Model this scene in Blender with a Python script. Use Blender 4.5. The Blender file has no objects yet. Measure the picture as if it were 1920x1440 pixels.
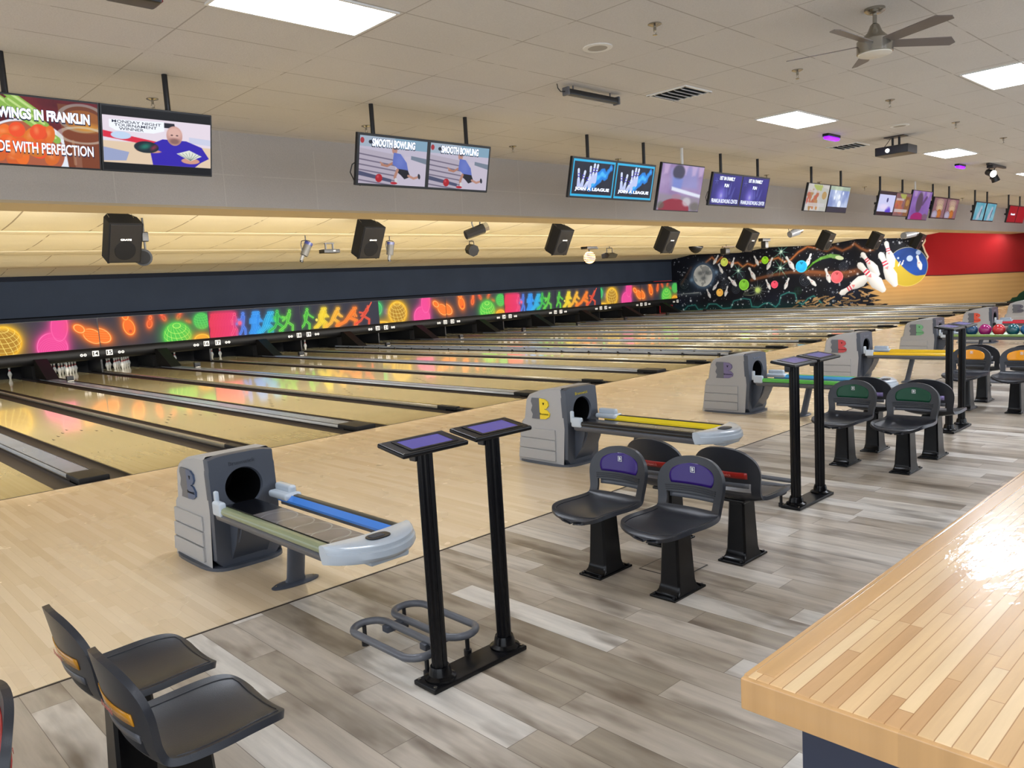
import bpy, bmesh, math, random
import numpy as np
from mathutils import Vector, Matrix
PI = math.pi
random.seed(7); RNG = np.random.RandomState(5)
scn = bpy.context.scene
C = scn.collection

# ------------------------------------------------------------------ camera, world, exposure
YAW, PITCH, ROLL = math.radians(-43.506), math.radians(-6.773), math.radians(-3.394)
def make_camera():
    cy, sy = math.cos(YAW), math.sin(YAW)
    f = Vector((-sy*math.cos(PITCH), cy*math.cos(PITCH), math.sin(PITCH)))
    r = Vector((cy, sy, 0)); u = r.cross(f)
    r2 = r*math.cos(ROLL) + u*math.sin(ROLL); u2 = -r*math.sin(ROLL) + u*math.cos(ROLL)
    cd = bpy.data.cameras.new('camera'); co = bpy.data.objects.new('camera', cd); C.objects.link(co)
    m = Matrix((r2, u2, -f)).transposed().to_4x4(); m.translation = Vector((-2.45, -9.248, 1.799))
    co.matrix_world = m
    cd.sensor_fit = 'HORIZONTAL'; cd.sensor_width = 36; cd.lens = 36*1471.8/1920
    cd.clip_start = 0.05; cd.clip_end = 200
    scn.camera = co
make_camera()
w = bpy.data.worlds.new('world'); scn.world = w; w.use_nodes = True
w.node_tree.nodes['Background'].inputs[0].default_value = (0.84, 0.91, 1, 1)
w.node_tree.nodes['Background'].inputs[1].default_value = 1.5
scn.view_settings.view_transform = 'Standard'; scn.view_settings.look = 'None'
scn.view_settings.gamma = 1; scn.view_settings.use_curve_mapping = False
scn.view_settings.exposure = 0.56
TROFFER_E = 20.0
def area(name, loc, direction, sx, sy, power, col=(1, 1, 1), spread=180):
    l = bpy.data.lights.new(name, 'AREA'); l.shape = 'RECTANGLE'; l.size = sx; l.size_y = sy
    l.energy = power; l.color = col; l.spread = math.radians(spread)
    o = bpy.data.objects.new(name, l); C.objects.link(o); o.location = loc
    o.rotation_euler = Vector(direction).to_track_quat('-Z', 'Y').to_euler()
    return o
# added unseen fill lights behind the beam and ceiling steps, brightening lanes and ceiling
for k in range(5):
    for yy, zz, dd, pw in ((0.75, 3.02, -0.4, 235), (4.95, 3.10, -1.6, 220), (9.15, 3.10, -1.6, 120), (13.7, 3.06, -1.6, 30)):
        area('lane_fill_light', (-0.5+8.2*k, yy, zz), (0, 1, dd), 8.0, 0.2, pw, (1.0, 0.965, 0.90))

# ------------------------------------------------------------------ materials
def lin(c):
    return tuple(((v/255)/12.92 if v/255 <= 0.04045 else ((v/255+0.055)/1.055)**2.4) for v in c)
def mat(name, rgb, rough=0.5, metal=0.0, coat=0.0, emit=0.0, spec=0.5, bump=None, var=None):
    m = bpy.data.materials.new(name); m.use_nodes = True
    nt = m.node_tree; b = nt.nodes['Principled BSDF']
    c = lin(rgb)+(1,)
    b.inputs['Base Color'].default_value = c; b.inputs['Roughness'].default_value = rough
    b.inputs['Metallic'].default_value = metal; b.inputs['Coat Weight'].default_value = coat
    b.inputs['Coat Roughness'].default_value = 0.08
    b.inputs['Specular IOR Level'].default_value = spec
    if emit: b.inputs['Emission Color'].default_value = c; b.inputs['Emission Strength'].default_value = emit
    if bump or var:
        tc = nt.nodes.new('ShaderNodeTexCoord'); n = nt.nodes.new('ShaderNodeTexNoise')
        nt.links.new(tc.outputs['Object'], n.inputs['Vector'])
        n.inputs['Scale'].default_value = (bump or var)[0]; n.inputs['Detail'].default_value = 4
        if bump:
            bp = nt.nodes.new('ShaderNodeBump'); bp.inputs['Strength'].default_value = bump[1]
            bp.inputs['Distance'].default_value = 0.01
            nt.links.new(n.outputs[0], bp.inputs['Height']); nt.links.new(bp.outputs[0], b.inputs['Normal'])
        if var:
            n2 = nt.nodes.new('ShaderNodeTexNoise'); n2.inputs['Scale'].default_value = var[0]; n2.inputs['Detail'].default_value = 5
            nt.links.new(tc.outputs['Object'], n2.inputs['Vector'])
            mx = nt.nodes.new('ShaderNodeMix'); mx.data_type = 'RGBA'
            mx.inputs['A'].default_value = tuple(v*(1-var[1]) for v in c[:3])+(1,)
            mx.inputs['B'].default_value = tuple(min(1, v*(1+var[1])) for v in c[:3])+(1,)
            nt.links.new(n2.outputs[0], mx.inputs['Factor']); nt.links.new(mx.outputs['Result'], b.inputs['Base Color'])
    return m
def attr_mat(name, rough=0.5, emit=0.0, base=1.0, spec=0.5):    # base scales the diffuse part
    m = bpy.data.materials.new(name); m.use_nodes = True
    nt = m.node_tree; b = nt.nodes['Principled BSDF']; b.inputs['Roughness'].default_value = rough; b.inputs['Specular IOR Level'].default_value = spec
    a = nt.nodes.new('ShaderNodeAttribute'); a.attribute_name = 'Col'
    if base:
        vm = nt.nodes.new('ShaderNodeVectorMath'); vm.operation = 'SCALE'; vm.inputs['Scale'].default_value = base
        nt.links.new(a.outputs['Color'], vm.inputs[0]); nt.links.new(vm.outputs[0], b.inputs['Base Color'])
    else: b.inputs['Base Color'].default_value = (0.01, 0.01, 0.012, 1)
    if emit:
        nt.links.new(a.outputs['Color'], b.inputs['Emission Color']); b.inputs['Emission Strength'].default_value = emit
    return m
class NT:
    def __init__(s, nt): s.nt = nt
    def m(s, op, a, b=None, c=None):
        n = s.nt.nodes.new('ShaderNodeMath'); n.operation = op
        for i, v in enumerate((a, b, c)):
            if v is None: continue
            if hasattr(v, 'is_output'): s.nt.links.new(v, n.inputs[i])
            else: n.inputs[i].default_value = v
        return n.outputs[0]
    def xyz(s, a, b, c=0.0):
        n = s.nt.nodes.new('ShaderNodeCombineXYZ')
        for i, v in enumerate((a, b, c)):
            if hasattr(v, 'is_output'): s.nt.links.new(v, n.inputs[i])
            else: n.inputs[i].default_value = v
        return n.outputs[0]
    def wn(s, v):
        n = s.nt.nodes.new('ShaderNodeTexWhiteNoise'); n.noise_dimensions = '3D'; s.nt.links.new(v, n.inputs['Vector'])
        return n.outputs['Value']
    def noise(s, v, scale, detail=4, rough=0.55):
        n = s.nt.nodes.new('ShaderNodeTexNoise'); s.nt.links.new(v, n.inputs['Vector'])
        n.inputs['Scale'].default_value = scale; n.inputs['Detail'].default_value = detail; n.inputs['Roughness'].default_value = rough
        return n.outputs[0]
    def ramp(s, f, stops):
        n = s.nt.nodes.new('ShaderNodeValToRGB'); s.nt.links.new(f, n.inputs[0])
        e = n.color_ramp.elements
        while len(e) < len(stops): e.new(0.5)
        for el, (p, c) in zip(e, stops): el.position = p; el.color = (lin(c)+(1,)) if len(c) == 3 else c
        return n.outputs[0]
    def mix(s, f, a, b, mode='MIX'):
        n = s.nt.nodes.new('ShaderNodeMix'); n.data_type = 'RGBA'; n.blend_type = mode
        for k, v in (('Factor', f), ('A', a), ('B', b)):
            if hasattr(v, 'is_output'): s.nt.links.new(v, n.inputs[k])
            elif k == 'Factor': n.inputs[k].default_value = v
            else: n.inputs[k].default_value = lin(v)+(1,)
        return n.outputs['Result']
def plank_mat(name, L, W, stops, seam_col, seam_w, rough, swap=False, grain=0.35, knots=None, coat=0.0, ripple=0.0, seam_amt=0.8, spec=0.5, rvar=0.0, gs=22.0):
    m = bpy.data.materials.new(name); m.use_nodes = True
    nt = m.node_tree; b = nt.nodes['Principled BSDF']; h = NT(nt)
    g = nt.nodes.new('ShaderNodeNewGeometry'); sp = nt.nodes.new('ShaderNodeSeparateXYZ'); nt.links.new(g.outputs['Position'], sp.inputs[0])
    u, v = (sp.outputs[0], sp.outputs[1]) if swap else (sp.outputs[1], sp.outputs[0])   # u along the board
    vr = h.m('DIVIDE', h.m('ADD', v, 50.0), W); row = h.m('FLOOR', vr); fv = h.m('FRACT', vr)
    off = h.m('MULTIPLY', h.wn(h.xyz(row, 3.7, 1.3)), L)
    ur = h.m('DIVIDE', h.m('ADD', h.m('ADD', u, 60.0), off), L); iu = h.m('FLOOR', ur); fu = h.m('FRACT', ur)
    rnd = h.wn(h.xyz(row, iu, 5.1))
    base = h.ramp(rnd, stops)
    gv = h.xyz(h.m('MULTIPLY', u, 0.09), v, h.m('MULTIPLY', rnd, 30.0))
    gn = h.noise(gv, gs, 6, 0.6)
    gf = h.m('MULTIPLY', h.m('SUBTRACT', gn, 0.5), grain*2)
    fac = h.m('ADD', 1.0, gf)
    cx = nt.nodes.new('ShaderNodeVectorMath'); cx.operation = 'SCALE'; nt.links.new(base, cx.inputs[0]); nt.links.new(fac, cx.inputs['Scale'])
    col = cx.outputs[0]
    if knots:
        kv = h.xyz(h.m('MULTIPLY', u, 0.45), h.m('MULTIPLY', v, 1.6), h.m('MULTIPLY', rnd, 17.0))
        kn = h.noise(kv, 3.2, 3, 0.55)
        kf = h.ramp(kn, [(0.50, (0, 0, 0, 1)), (0.70, (1, 1, 1, 1))])
        km = h.m('MULTIPLY', kf, 0.8)
        col = h.mix(km, col, knots)
    su = h.m('LESS_THAN', h.m('MULTIPLY', h.m('MINIMUM', fu, h.m('SUBTRACT', 1.0, fu)), L), seam_w)
    sv = h.m('LESS_THAN', h.m('MULTIPLY', h.m('MINIMUM', fv, h.m('SUBTRACT', 1.0, fv)), W), seam_w)
    seam = h.m('MULTIPLY', h.m('MAXIMUM', su, sv), seam_amt)
    col = h.mix(seam, col, seam_col)
    nt.links.new(col, b.inputs['Base Color'])
    b.inputs['Roughness'].default_value = rough; b.inputs['Coat Weight'].default_value = coat; b.inputs['Coat Roughness'].default_value = 0.05
    b.inputs['Specular IOR Level'].default_value = spec
    if rvar:
        rn = h.noise(h.xyz(u, v, 0.0), 1.3, 3)
        nt.links.new(h.m('ADD', rough-rvar/2, h.m('MULTIPLY', rn, rvar)), b.inputs['Roughness'])
    if ripple:
        rp = nt.nodes.new('ShaderNodeBump'); rp.inputs['Strength'].default_value = ripple; rp.inputs['Distance'].default_value = 0.01
        nn = h.noise(h.xyz(h.m('MULTIPLY', u, 0.35), v, 0.0), 28, 3)
        nt.links.new(nn, rp.inputs['Height']); nt.links.new(rp.outputs[0], b.inputs['Coat Normal'])
    return m

M = {}
M['maple'] = plank_mat('maple_approach', 1.1, 0.058, [(0, (208, 185, 152)), (0.5, (216, 194, 162)), (1, (222, 202, 172))], (180, 154, 120), 0.0010, 0.27, grain=0.08, seam_amt=0.35, rvar=0.06)
M['lane'] = plank_mat('lane_boards', 3.2, 0.027, [(0, (189, 170, 121)), (0.5, (192, 174, 126)), (1, (195, 178, 131))], (160, 140, 102), 0.0008, 0.08, grain=0.03, seam_amt=0.1, coat=0.5)
M['vinyl'] = plank_mat('grey_plank', 1.22, 0.178, [(0, (150, 138, 121)), (0.35, (176, 164, 148)), (0.7, (190, 180, 166)), (1, (208, 202, 192))], (92, 78, 66), 0.0016, 0.36, grain=0.5, knots=(92, 76, 60), seam_amt=0.75, rvar=0.15, gs=15)
M['counter'] = plank_mat('counter_strips', 0.62, 0.025, [(0, (186, 140, 92)), (0.3, (204, 164, 114)), (0.65, (214, 178, 130)), (1, (224, 194, 150))], (140, 92, 48), 0.0009, 0.25, swap=True, grain=0.22, coat=1.0, ripple=0.17, seam_amt=0.7, gs=30)
M['counter_edge'] = plank_mat('counter_edge', 3.5, 0.4, [(0, (190, 146, 92)), (1, (200, 157, 104))], (150, 100, 50), 0.0, 0.25, swap=True, grain=0.3, coat=0.9, gs=14)
M['navy'] = mat('navy_paint', (38, 44, 62), 0.6)
M['black'] = mat('black_plastic', (20, 20, 23), 0.35)
M['black_gloss'] = mat('black_gloss', (7, 7, 9), 0.24, spec=0.3)
M['black_satin'] = mat('black_satin', (16, 16, 18), 0.5, spec=0.3)
M['black_matte'] = mat('black_matte', (11, 11, 13), 0.6, spec=0.2)
M['shell'] = mat('charcoal_shell', (38, 40, 46), 0.34, bump=(300, 0.08))
M['pole'] = mat('black_powder_coat', (8, 8, 11), 0.3, spec=0.3)
M['hood_grey'] = mat('grey_moulding', (166, 165, 164), 0.42, bump=(350, 0.06))
M['hood_dark'] = mat('slate_moulding', (70, 75, 85), 0.36)
M['pale'] = mat('pale_grey_plastic', (186, 196, 206), 0.22, coat=0.3)
M['tube_grey'] = mat('grey_tube', (92, 94, 100), 0.35)
M['steel'] = mat('brushed_steel', (165, 160, 150), 0.25, 1.0)
M['chrome'] = mat('chrome', (210, 212, 216), 0.12, 1.0)
M['white'] = mat('white_paint', (225, 225, 222), 0.4)
M['white_txt'] = mat('white_lettering', (235, 235, 235), 0.5)
M['pin'] = mat('pin_white', (236, 234, 228), 0.2)
M['pin_red'] = mat('pin_red', (190, 30, 38), 0.3)
M['capping'] = mat('grey_capping', (116, 122, 132), 0.22, var=(1.2, 0.25))
M['rail'] = mat('polished_rail', (140, 136, 126), 0.2, 0.6)
M['gutter'] = mat('gutter_brown_black', (36, 28, 25), 0.5, spec=0.3)
M['blade'] = mat('fan_blade_grey', (112, 104, 100), 0.45)
M['purple_led'] = mat('violet_lamp', (110, 20, 255), 0.4, emit=2.2)
M['bulb'] = mat('lit_lens', (255, 250, 235), 0.4, emit=9.0)
M['warm_bulb'] = mat('warm_bulb', (255, 196, 130), 0.4, emit=2.2)
M['troffer'] = mat('light_diffuser', (236, 243, 255), 0.5, emit=TROFFER_E)
M['tablet'] = mat('tablet_screen', (78, 72, 150), 0.15, emit=0.2)
M['blue_wall'] = mat('slate_blue_wall', (38, 46, 60), 0.7, spec=0.12, var=(0.9, 0.22))
M['dark_blue'] = mat('dark_blue_trim', (22, 26, 36), 0.7, spec=0.1)
M['tan'] = mat('tan_trim', (190, 172, 140), 0.6)
M['red_wall'] = mat('red_wall', (196, 16, 28), 0.6, var=(3.0, 0.06))
M['plain'] = mat('plain_wall', (176, 170, 160), 0.8)
M['foul'] = mat('foul_line', (60, 50, 42), 0.5)
M['plate'] = attr_mat('swirl_plate', 0.25)
M['screen'] = attr_mat('monitor_picture', 0.3, emit=0.7, base=0, spec=0.2)
M['screen_dim'] = attr_mat('monitor_picture_dim', 0.3, emit=0.46, base=0, spec=0.2)
M['mask'] = attr_mat('mask_print', 0.5, emit=0.6, base=0.22, spec=0.1)
M['mural'] = attr_mat('mural_paint', 0.6, spec=0.2)
M['scr_txt'] = mat('screen_lettering', (225, 232, 250), 0.5, emit=0.6)
M['scr_txt_dk'] = mat('screen_lettering_dark', (20, 24, 60), 0.5, emit=0.05)
def colmat(name, rgb, rough=0.25, **k):
    if name not in M: M[name] = mat(name, rgb, rough, **k)
    return M[name]

def ceiling_mat(name, rgb, x0, dx, y0, dy, seam, zlines=None, seam_k=1.0, wd=0.006):
    m = bpy.data.materials.new(name); m.use_nodes = True
    nt = m.node_tree; b = nt.nodes['Principled BSDF']; h = NT(nt)
    g = nt.nodes.new('ShaderNodeNewGeometry'); sp = nt.nodes.new('ShaderNodeSeparateXYZ'); nt.links.new(g.outputs['Position'], sp.inputs[0])
    X, Yc = sp.outputs[0], sp.outputs[2 if zlines else 1]
    def lines(v, v0, d, wd):
        f = h.m('FRACT', h.m('DIVIDE', h.m('ADD', h.m('SUBTRACT', v, v0), 100*d), d))
        return h.m('LESS_THAN', h.m('MULTIPLY', h.m('MINIMUM', f, h.m('SUBTRACT', 1.0, f)), d), wd)
    ln = h.m('MAXIMUM', lines(X, x0, dx, wd), lines(Yc, y0, dy, wd))
    brk = h.m('GREATER_THAN', h.noise(g.outputs['Position'], 1.7, 2), 0.44)
    ln = h.m('MULTIPLY', ln, h.m('ADD', 0.12, h.m('MULTIPLY', brk, 0.4)))
    ln = h.m('MULTIPLY', ln, seam_k)
    sn = h.noise(g.outputs['Position'], 75, 3, 0.7)
    big = h.noise(g.outputs['Position'], 0.7, 3)
    sc = h.m('ADD', h.m('ADD', 0.80, h.m('MULTIPLY', sn, 0.26)), h.m('MULTIPLY', big, 0.14))
    cb = nt.nodes.new('ShaderNodeVectorMath'); cb.operation = 'SCALE'; cb.inputs[0].default_value = lin(rgb); nt.links.new(sc, cb.inputs['Scale'])
    nt.links.new(h.mix(ln, cb.outputs[0], seam), b.inputs['Base Color'])
    b.inputs['Roughness'].default_value = 0.85
    bp = nt.nodes.new('ShaderNodeBump'); bp.inputs['Strength'].default_value = 0.35; bp.inputs['Distance'].default_value = 0.01
    nt.links.new(sn, bp.inputs['Height']); nt.links.new(bp.outputs[0], b.inputs['Normal'])
    return m
M['ceiling'] = ceiling_mat('ceiling_tile', (208, 206, 203), 2.436, 1.2, -3.87, 0.6, (120, 112, 100))
M['fascia'] = ceiling_mat('speckled_fascia', (186, 182, 178), 0.5, 1.22, 3.35, 9.0, (205, 202, 196), zlines=True)
M['lane_ceiling'] = ceiling_mat('lane_ceiling_tile', (226, 216, 190), 0.4, 1.22, 0.2, 30.0, (128, 108, 78), seam_k=1.5, wd=0.012)

# ------------------------------------------------------------------ mesh helpers
def bx(bm, c, s, rot=None, bev=0.0, seg=2):
    m = Matrix.Translation(Vector(c)) @ (rot.to_4x4() if rot is not None else Matrix()) @ Matrix.Diagonal((s[0], s[1], s[2], 1))
    r = bmesh.ops.create_cube(bm, size=1, matrix=m)
    if bev:
        es = set()
        for v in r['verts']: es.update(v.link_edges)
        bmesh.ops.bevel(bm, geom=list(es), offset=bev, segments=seg, affect='EDGES', profile=0.5)
def ring_loft(bm, rings, cap=True, closed=True):
    vs = [[bm.verts.new(p) for p in r] for r in rings]
    n = len(vs[0])
    for a, b in zip(vs, vs[1:]):
        for i in range(n if closed else n-1):
            j = (i+1) % n
            bm.faces.new((a[i], a[j], b[j], b[i]))
    if cap:
        bm.faces.new(vs[0][::-1]); bm.faces.new(vs[-1])
    return vs
def frame(d):
    d = Vector(d).normalized(); a = Vector((0, 0, 1)) if abs(d.z) < 0.9 else Vector((1, 0, 0))
    x = d.cross(a).normalized(); return x, d.cross(x).normalized()
def cyl(bm, p, q, r1, r2=None, n=20, cap=True):
    r2 = r1 if r2 is None else r2; p, q = Vector(p), Vector(q); x, y = frame(q-p)
    R = lambda c, r: [c + x*math.cos(2*PI*i/n)*r + y*math.sin(2*PI*i/n)*r for i in range(n)]
    ring_loft(bm, [R(p, r1), R(q, r2)], cap)
def tube(bm, pts, r, n=10, closed=False):
    pts = [Vector(p) for p in pts]; N = len(pts); rings = []; px = None
    for i, p in enumerate(pts):
        if closed: t = pts[(i+1) % N]-pts[i-1]
        else: t = pts[min(i+1, N-1)]-pts[max(i-1, 0)]
        t.normalize()
        if px is None: x, y = frame(t)
        else:
            x = (px - t*px.dot(t)).normalized(); y = t.cross(x).normalized()
        px = x
        rings.append([p + x*math.cos(2*PI*k/n)*r + y*math.sin(2*PI*k/n)*r for k in range(n)])
    if closed: rings.append(rings[0])
    vs = [[bm.verts.new(v) for v in rg] for rg in (rings[:-1] if closed else rings)]
    if closed: vs.append(vs[0])
    for a, b in zip(vs, vs[1:]):
        for k in range(n): bm.faces.new((a[k], a[(k+1) % n], b[(k+1) % n], b[k]))
    if not closed: bm.faces.new(vs[0][::-1]); bm.faces.new(vs[-1])
def lathe(bm, prof, n=24, c=(0, 0, 0), axis=None):
    c = Vector(c); rings = []
    for r, z in prof:
        rings.append([Vector((r*math.cos(2*PI*i/n), r*math.sin(2*PI*i/n), z)) for i in range(n)])
    if axis is not None:
        q = Vector((0, 0, 1)).rotation_difference(Vector(axis))
        rings = [[q @ v for v in rg] for rg in rings]
    ring_loft(bm, [[v+c for v in rg] for rg in rings], True)
def prism(bm, outline, a, b, ax=0):
    """outline in the two other axes, extruded along ax from a to b"""
    def P(u, v, t):
        return Vector((t, u, v)) if ax == 0 else (Vector((u, t, v)) if ax == 1 else Vector((u, v, t)))
    va = [bm.verts.new(P(u, v, a)) for u, v in outline]; vb = [bm.verts.new(P(u, v, b)) for u, v in outline]
    n = len(va)
    for i in range(n): bm.faces.new((va[i], va[(i+1) % n], vb[(i+1) % n], vb[i]))
    bm.faces.new(va[::-1]); bm.faces.new(vb)
def obj(name, bm, m, parent=None, smooth=35, loc=None, fix=True):
    if isinstance(bm, bmesh.types.BMesh):
        if fix: bmesh.ops.recalc_face_normals(bm, faces=bm.faces)
        me = bpy.data.meshes.new(name); bm.to_mesh(me); bm.free()
    else: me = bm
    if smooth:
        me.shade_smooth(); me.set_sharp_from_angle(angle=math.radians(smooth))
    if m is not None:
        me.materials.clear(); me.materials.append(m)
    o = bpy.data.objects.new(name, me); C.objects.link(o)
    if 0 < smooth <= 60: md = o.modifiers.new('flat_faces', 'WEIGHTED_NORMAL'); md.keep_sharp = True
    if parent: o.parent = parent
    if loc: o.location = loc
    return o
def thing(name, label, cat, loc=(0, 0, 0), rz=0, group=None):
    o = bpy.data.objects.new(name, None); C.objects.link(o); o.location = loc; o.rotation_euler = (0, 0, rz)
    o.empty_display_size = 0.1
    return tag(o, label, cat, group)
def tag(o, label, cat, group=None):
    o['label'] = label; o['category'] = cat
    if group: o['group'] = group
    return o
def struct(o): o['kind'] = 'structure'; return o
KIDS = {}
def kids(o): return [c for c in C.objects if c.parent == o]
def dup(root, loc, rz=None, label=None, group=None):
    def rec(o, par):
        c = o.copy(); C.objects.link(c); c.parent = par
        for k in kids(o): rec(k, c)
        return c
    r = rec(root, None); r.location = loc
    if rz is not None: r.rotation_euler = (0, 0, rz)
    if label: r['label'] = label
    if group: r['group'] = group
    return r
def text_mesh(s, size, depth=0.0, offset=0.0, align='CENTER', xs=1.0, spacing=1.0):
    cu = bpy.data.curves.new('lettering', 'FONT'); cu.body = s; cu.size = size; cu.extrude = depth; cu.offset = offset
    cu.align_x = align; cu.align_y = 'CENTER'; cu.space_character = spacing; cu.resolution_u = 3
    o = bpy.data.objects.new('tmp', cu); C.objects.link(o)
    dg = bpy.context.evaluated_depsgraph_get(); me = bpy.data.meshes.new_from_object(o.evaluated_get(dg))
    bpy.data.objects.remove(o)
    me.transform(Matrix.Diagonal((xs, 1, 1, 1))); return me
def text(name, s, size, m, parent, loc, rot, **k):
    me = text_mesh(s, size, **k)
    o = obj(name, me, m, parent, smooth=0); o.location = loc; o.rotation_euler = rot
    return o
def fit_text(name, s, x0, x1, zc, hgt, m, parent, y, rot=(PI/2, 0, 0), bold=0.0):
    """lettering stretched to fill x0..x1 and hgt tall, standing in the XZ plane facing -Y"""
    me = text_mesh(s, 1.0, 0.0, bold); v = np.array([p.co[:] for p in me.vertices])
    mn, mx = v.min(0), v.max(0)
    me.transform(Matrix.Translation(Vector((-(mn[0]+mx[0])/2, -(mn[1]+mx[1])/2, 0))))
    me.transform(Matrix.Diagonal(((x1-x0)/(mx[0]-mn[0]), hgt/(mx[1]-mn[1]), 1, 1)))
    me.transform(Matrix.Rotation(PI/2, 4, 'X'))
    o = obj(name, me, m, parent, smooth=0); o.location = ((x0+x1)/2, y, zc); return o

# ------------------------------------------------------------------ painted pictures as coloured grids
def s2l(c):
    c = np.clip(np.asarray(c, float)/255, 0, 1)
    return np.where(c <= 0.04045, c/12.92, ((c+0.055)/1.055)**2.4)
class Pic:
    def __init__(s, x0, x1, y0, y1, nx, ny, bg):
        s.nx, s.ny = nx, ny; s.b = (x0, x1, y0, y1)
        s.X, s.Y = np.meshgrid(np.linspace(x0, x1, nx), np.linspace(y0, y1, ny))
        s.px = abs(x1-x0)/nx
        s.c = np.zeros((ny, nx, 3)); s.c[:] = bg
    def f(s, d, col, a=1.0, soft=None):
        soft = soft or s.px
        k = np.clip(0.5 - d/soft, 0, 1)[..., None]*a
        s.c = s.c*(1-k) + np.asarray(col, float)*k
    def glow(s, d, col, wdt, a=1.0):
        k = (np.exp(-np.clip(d, 0, None)/wdt)*a)[..., None]; s.c = s.c*(1-k)+np.asarray(col, float)*k
    def circ(s, x, y, r): return np.hypot(s.X-x, s.Y-y)-r
    def ell(s, x, y, a, b, ang=0):
        c, q = math.cos(ang), math.sin(ang); dx, dy = s.X-x, s.Y-y
        u, v = dx*c+dy*q, -dx*q+dy*c
        return (np.hypot(u/a, v/b)-1)*min(a, b)
    def seg(s, p, q, r):
        p, q = np.array(p, float), np.array(q, float); d = q-p; L = max((d**2).sum(), 1e-9)
        t = np.clip(((s.X-p[0])*d[0]+(s.Y-p[1])*d[1])/L, 0, 1)
        rr = r if not isinstance(r, tuple) else r[0]+(r[1]-r[0])*t
        return np.hypot(s.X-p[0]-t*d[0], s.Y-p[1]-t*d[1])-rr
    def line(s, pts, r): 
        d = None
        for a, b in zip(pts, pts[1:]):
            e = s.seg(a, b, r); d = e if d is None else np.minimum(d, e)
        return d
    def poly(s, pts):
        ins = np.zeros(s.X.shape, bool); d = np.full(s.X.shape, 1e9); n = len(pts)
        for i in range(n):
            (x1, y1), (x2, y2) = pts[i], pts[(i+1) % n]
            cnd = ((y1 > s.Y) != (y2 > s.Y)) & (s.X < (x2-x1)*(s.Y-y1)/((y2-y1) or 1e-9)+x1)
            ins ^= cnd; d = np.minimum(d, s.seg((x1, y1), (x2, y2), 0))
        return np.where(ins, -d, d)
    def noise(s, sc, seed=0, oct=4):
        r = np.random.RandomState(seed); o = np.zeros(s.X.shape); amp = 1
        for k in range(oct):
            a = 0
            for j in range(6):
                th = r.rand()*6.28; ph = r.rand()*6.28; fr = sc*2**k*(0.6+r.rand()*0.8)
                a = a+np.sin((s.X*math.cos(th)+s.Y*math.sin(th))*fr*6.28+ph+0.8*np.sin((s.X*math.sin(th)*1.3-s.Y*math.cos(th))*fr*4+ph*2))
            o += a*amp/6; amp *= 0.5
        return o
    def mesh(s, name, fn):
        """fn maps picture coords to 3-D arrays"""
        P = fn(s.X, s.Y).reshape(-1, 3); nx, ny = s.nx, s.ny
        me = bpy.data.meshes.new(name)
        i = np.arange(nx*ny).reshape(ny, nx)
        q = np.stack([i[:-1, :-1], i[:-1, 1:], i[1:, 1:], i[1:, :-1]], -1).reshape(-1, 4)
        me.vertices.add(nx*ny); me.vertices.foreach_set('co', P.ravel().astype(np.float32))
        me.loops.add(q.size); me.polygons.add(len(q))
        me.loops.foreach_set('vertex_index', q.ravel().astype(np.int32))
        me.polygons.foreach_set('loop_start', (np.arange(len(q))*4).astype(np.int32))
        me.update(calc_edges=True); me.validate()
        at = me.color_attributes.new('Col', 'FLOAT_COLOR', 'POINT')
        col = np.ones((nx*ny, 4), np.float32); col[:, :3] = s2l(s.c).reshape(-1, 3)
        at.data.foreach_set('color', col.ravel())
        return me
def standing(y):      # picture x -> X, picture y -> Z, facing -Y
    return lambda X, Y: np.stack([X, np.full(X.shape, y), Y], -1)

# ================================================================== THE ROOM
XW, ZC, YF, YM = 36.9, 3.85, -0.15, 17.5
P = 1.75
YV = -4.94
XL, YB = -9.5, -15.0
bm = bmesh.new(); bx(bm, ((XL+XW)/2, (YV+0)/2, -0.075), (XW-XL, -YV, 0.15)); struct(obj('floor', bm, M['maple'], smooth=0))
bm = bmesh.new(); bx(bm, ((XL+XW)/2, (YB+YV)/2, -0.075), (XW-XL, YV-YB, 0.15)); struct(obj('floor', bm, M['vinyl'], smooth=0))
bm = bmesh.new(); bx(bm, ((XL+XW)/2, 9.6, -0.2), (XW-XL, 19.2, 0.1)); struct(obj('floor', bm, M['black_matte'], smooth=0))
bm = bmesh.new(); bx(bm, ((XL+XW)/2, YV, 0.0015), (XW-XL, 0.012, 0.005)); struct(obj('trim_1', bm, M['foul'], smooth=0))
bm = bmesh.new(); bx(bm, ((XL+XW)/2, 0.0, 0.001), (XW-XL, 0.016, 0.004)); struct(obj('trim_2', bm, M['foul'], smooth=0))
bm = bmesh.new(); bx(bm, ((XL+XW)/2, (YB+YF)/2, ZC+0.05), (XW-XL, YF-YB, 0.1)); struct(obj('ceiling', bm, M['ceiling'], smooth=0))
# beam between the room ceiling and the lane ceiling
ZB = 2.95
bm = bmesh.new(); bx(bm, ((XL+XW)/2, YF+0.02, (ZC+ZB+0.03)/2), (XW-XL, 0.04, ZC-ZB-0.03)); struct(obj('wall_beam', bm, M['fascia'], smooth=0))
bm = bmesh.new(); bx(bm, ((XL+XW)/2, YF+0.34, ZB+0.015), (XW-XL, 0.68, 0.03)); struct(obj('trim_3', bm, M['tan'], smooth=0))
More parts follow.
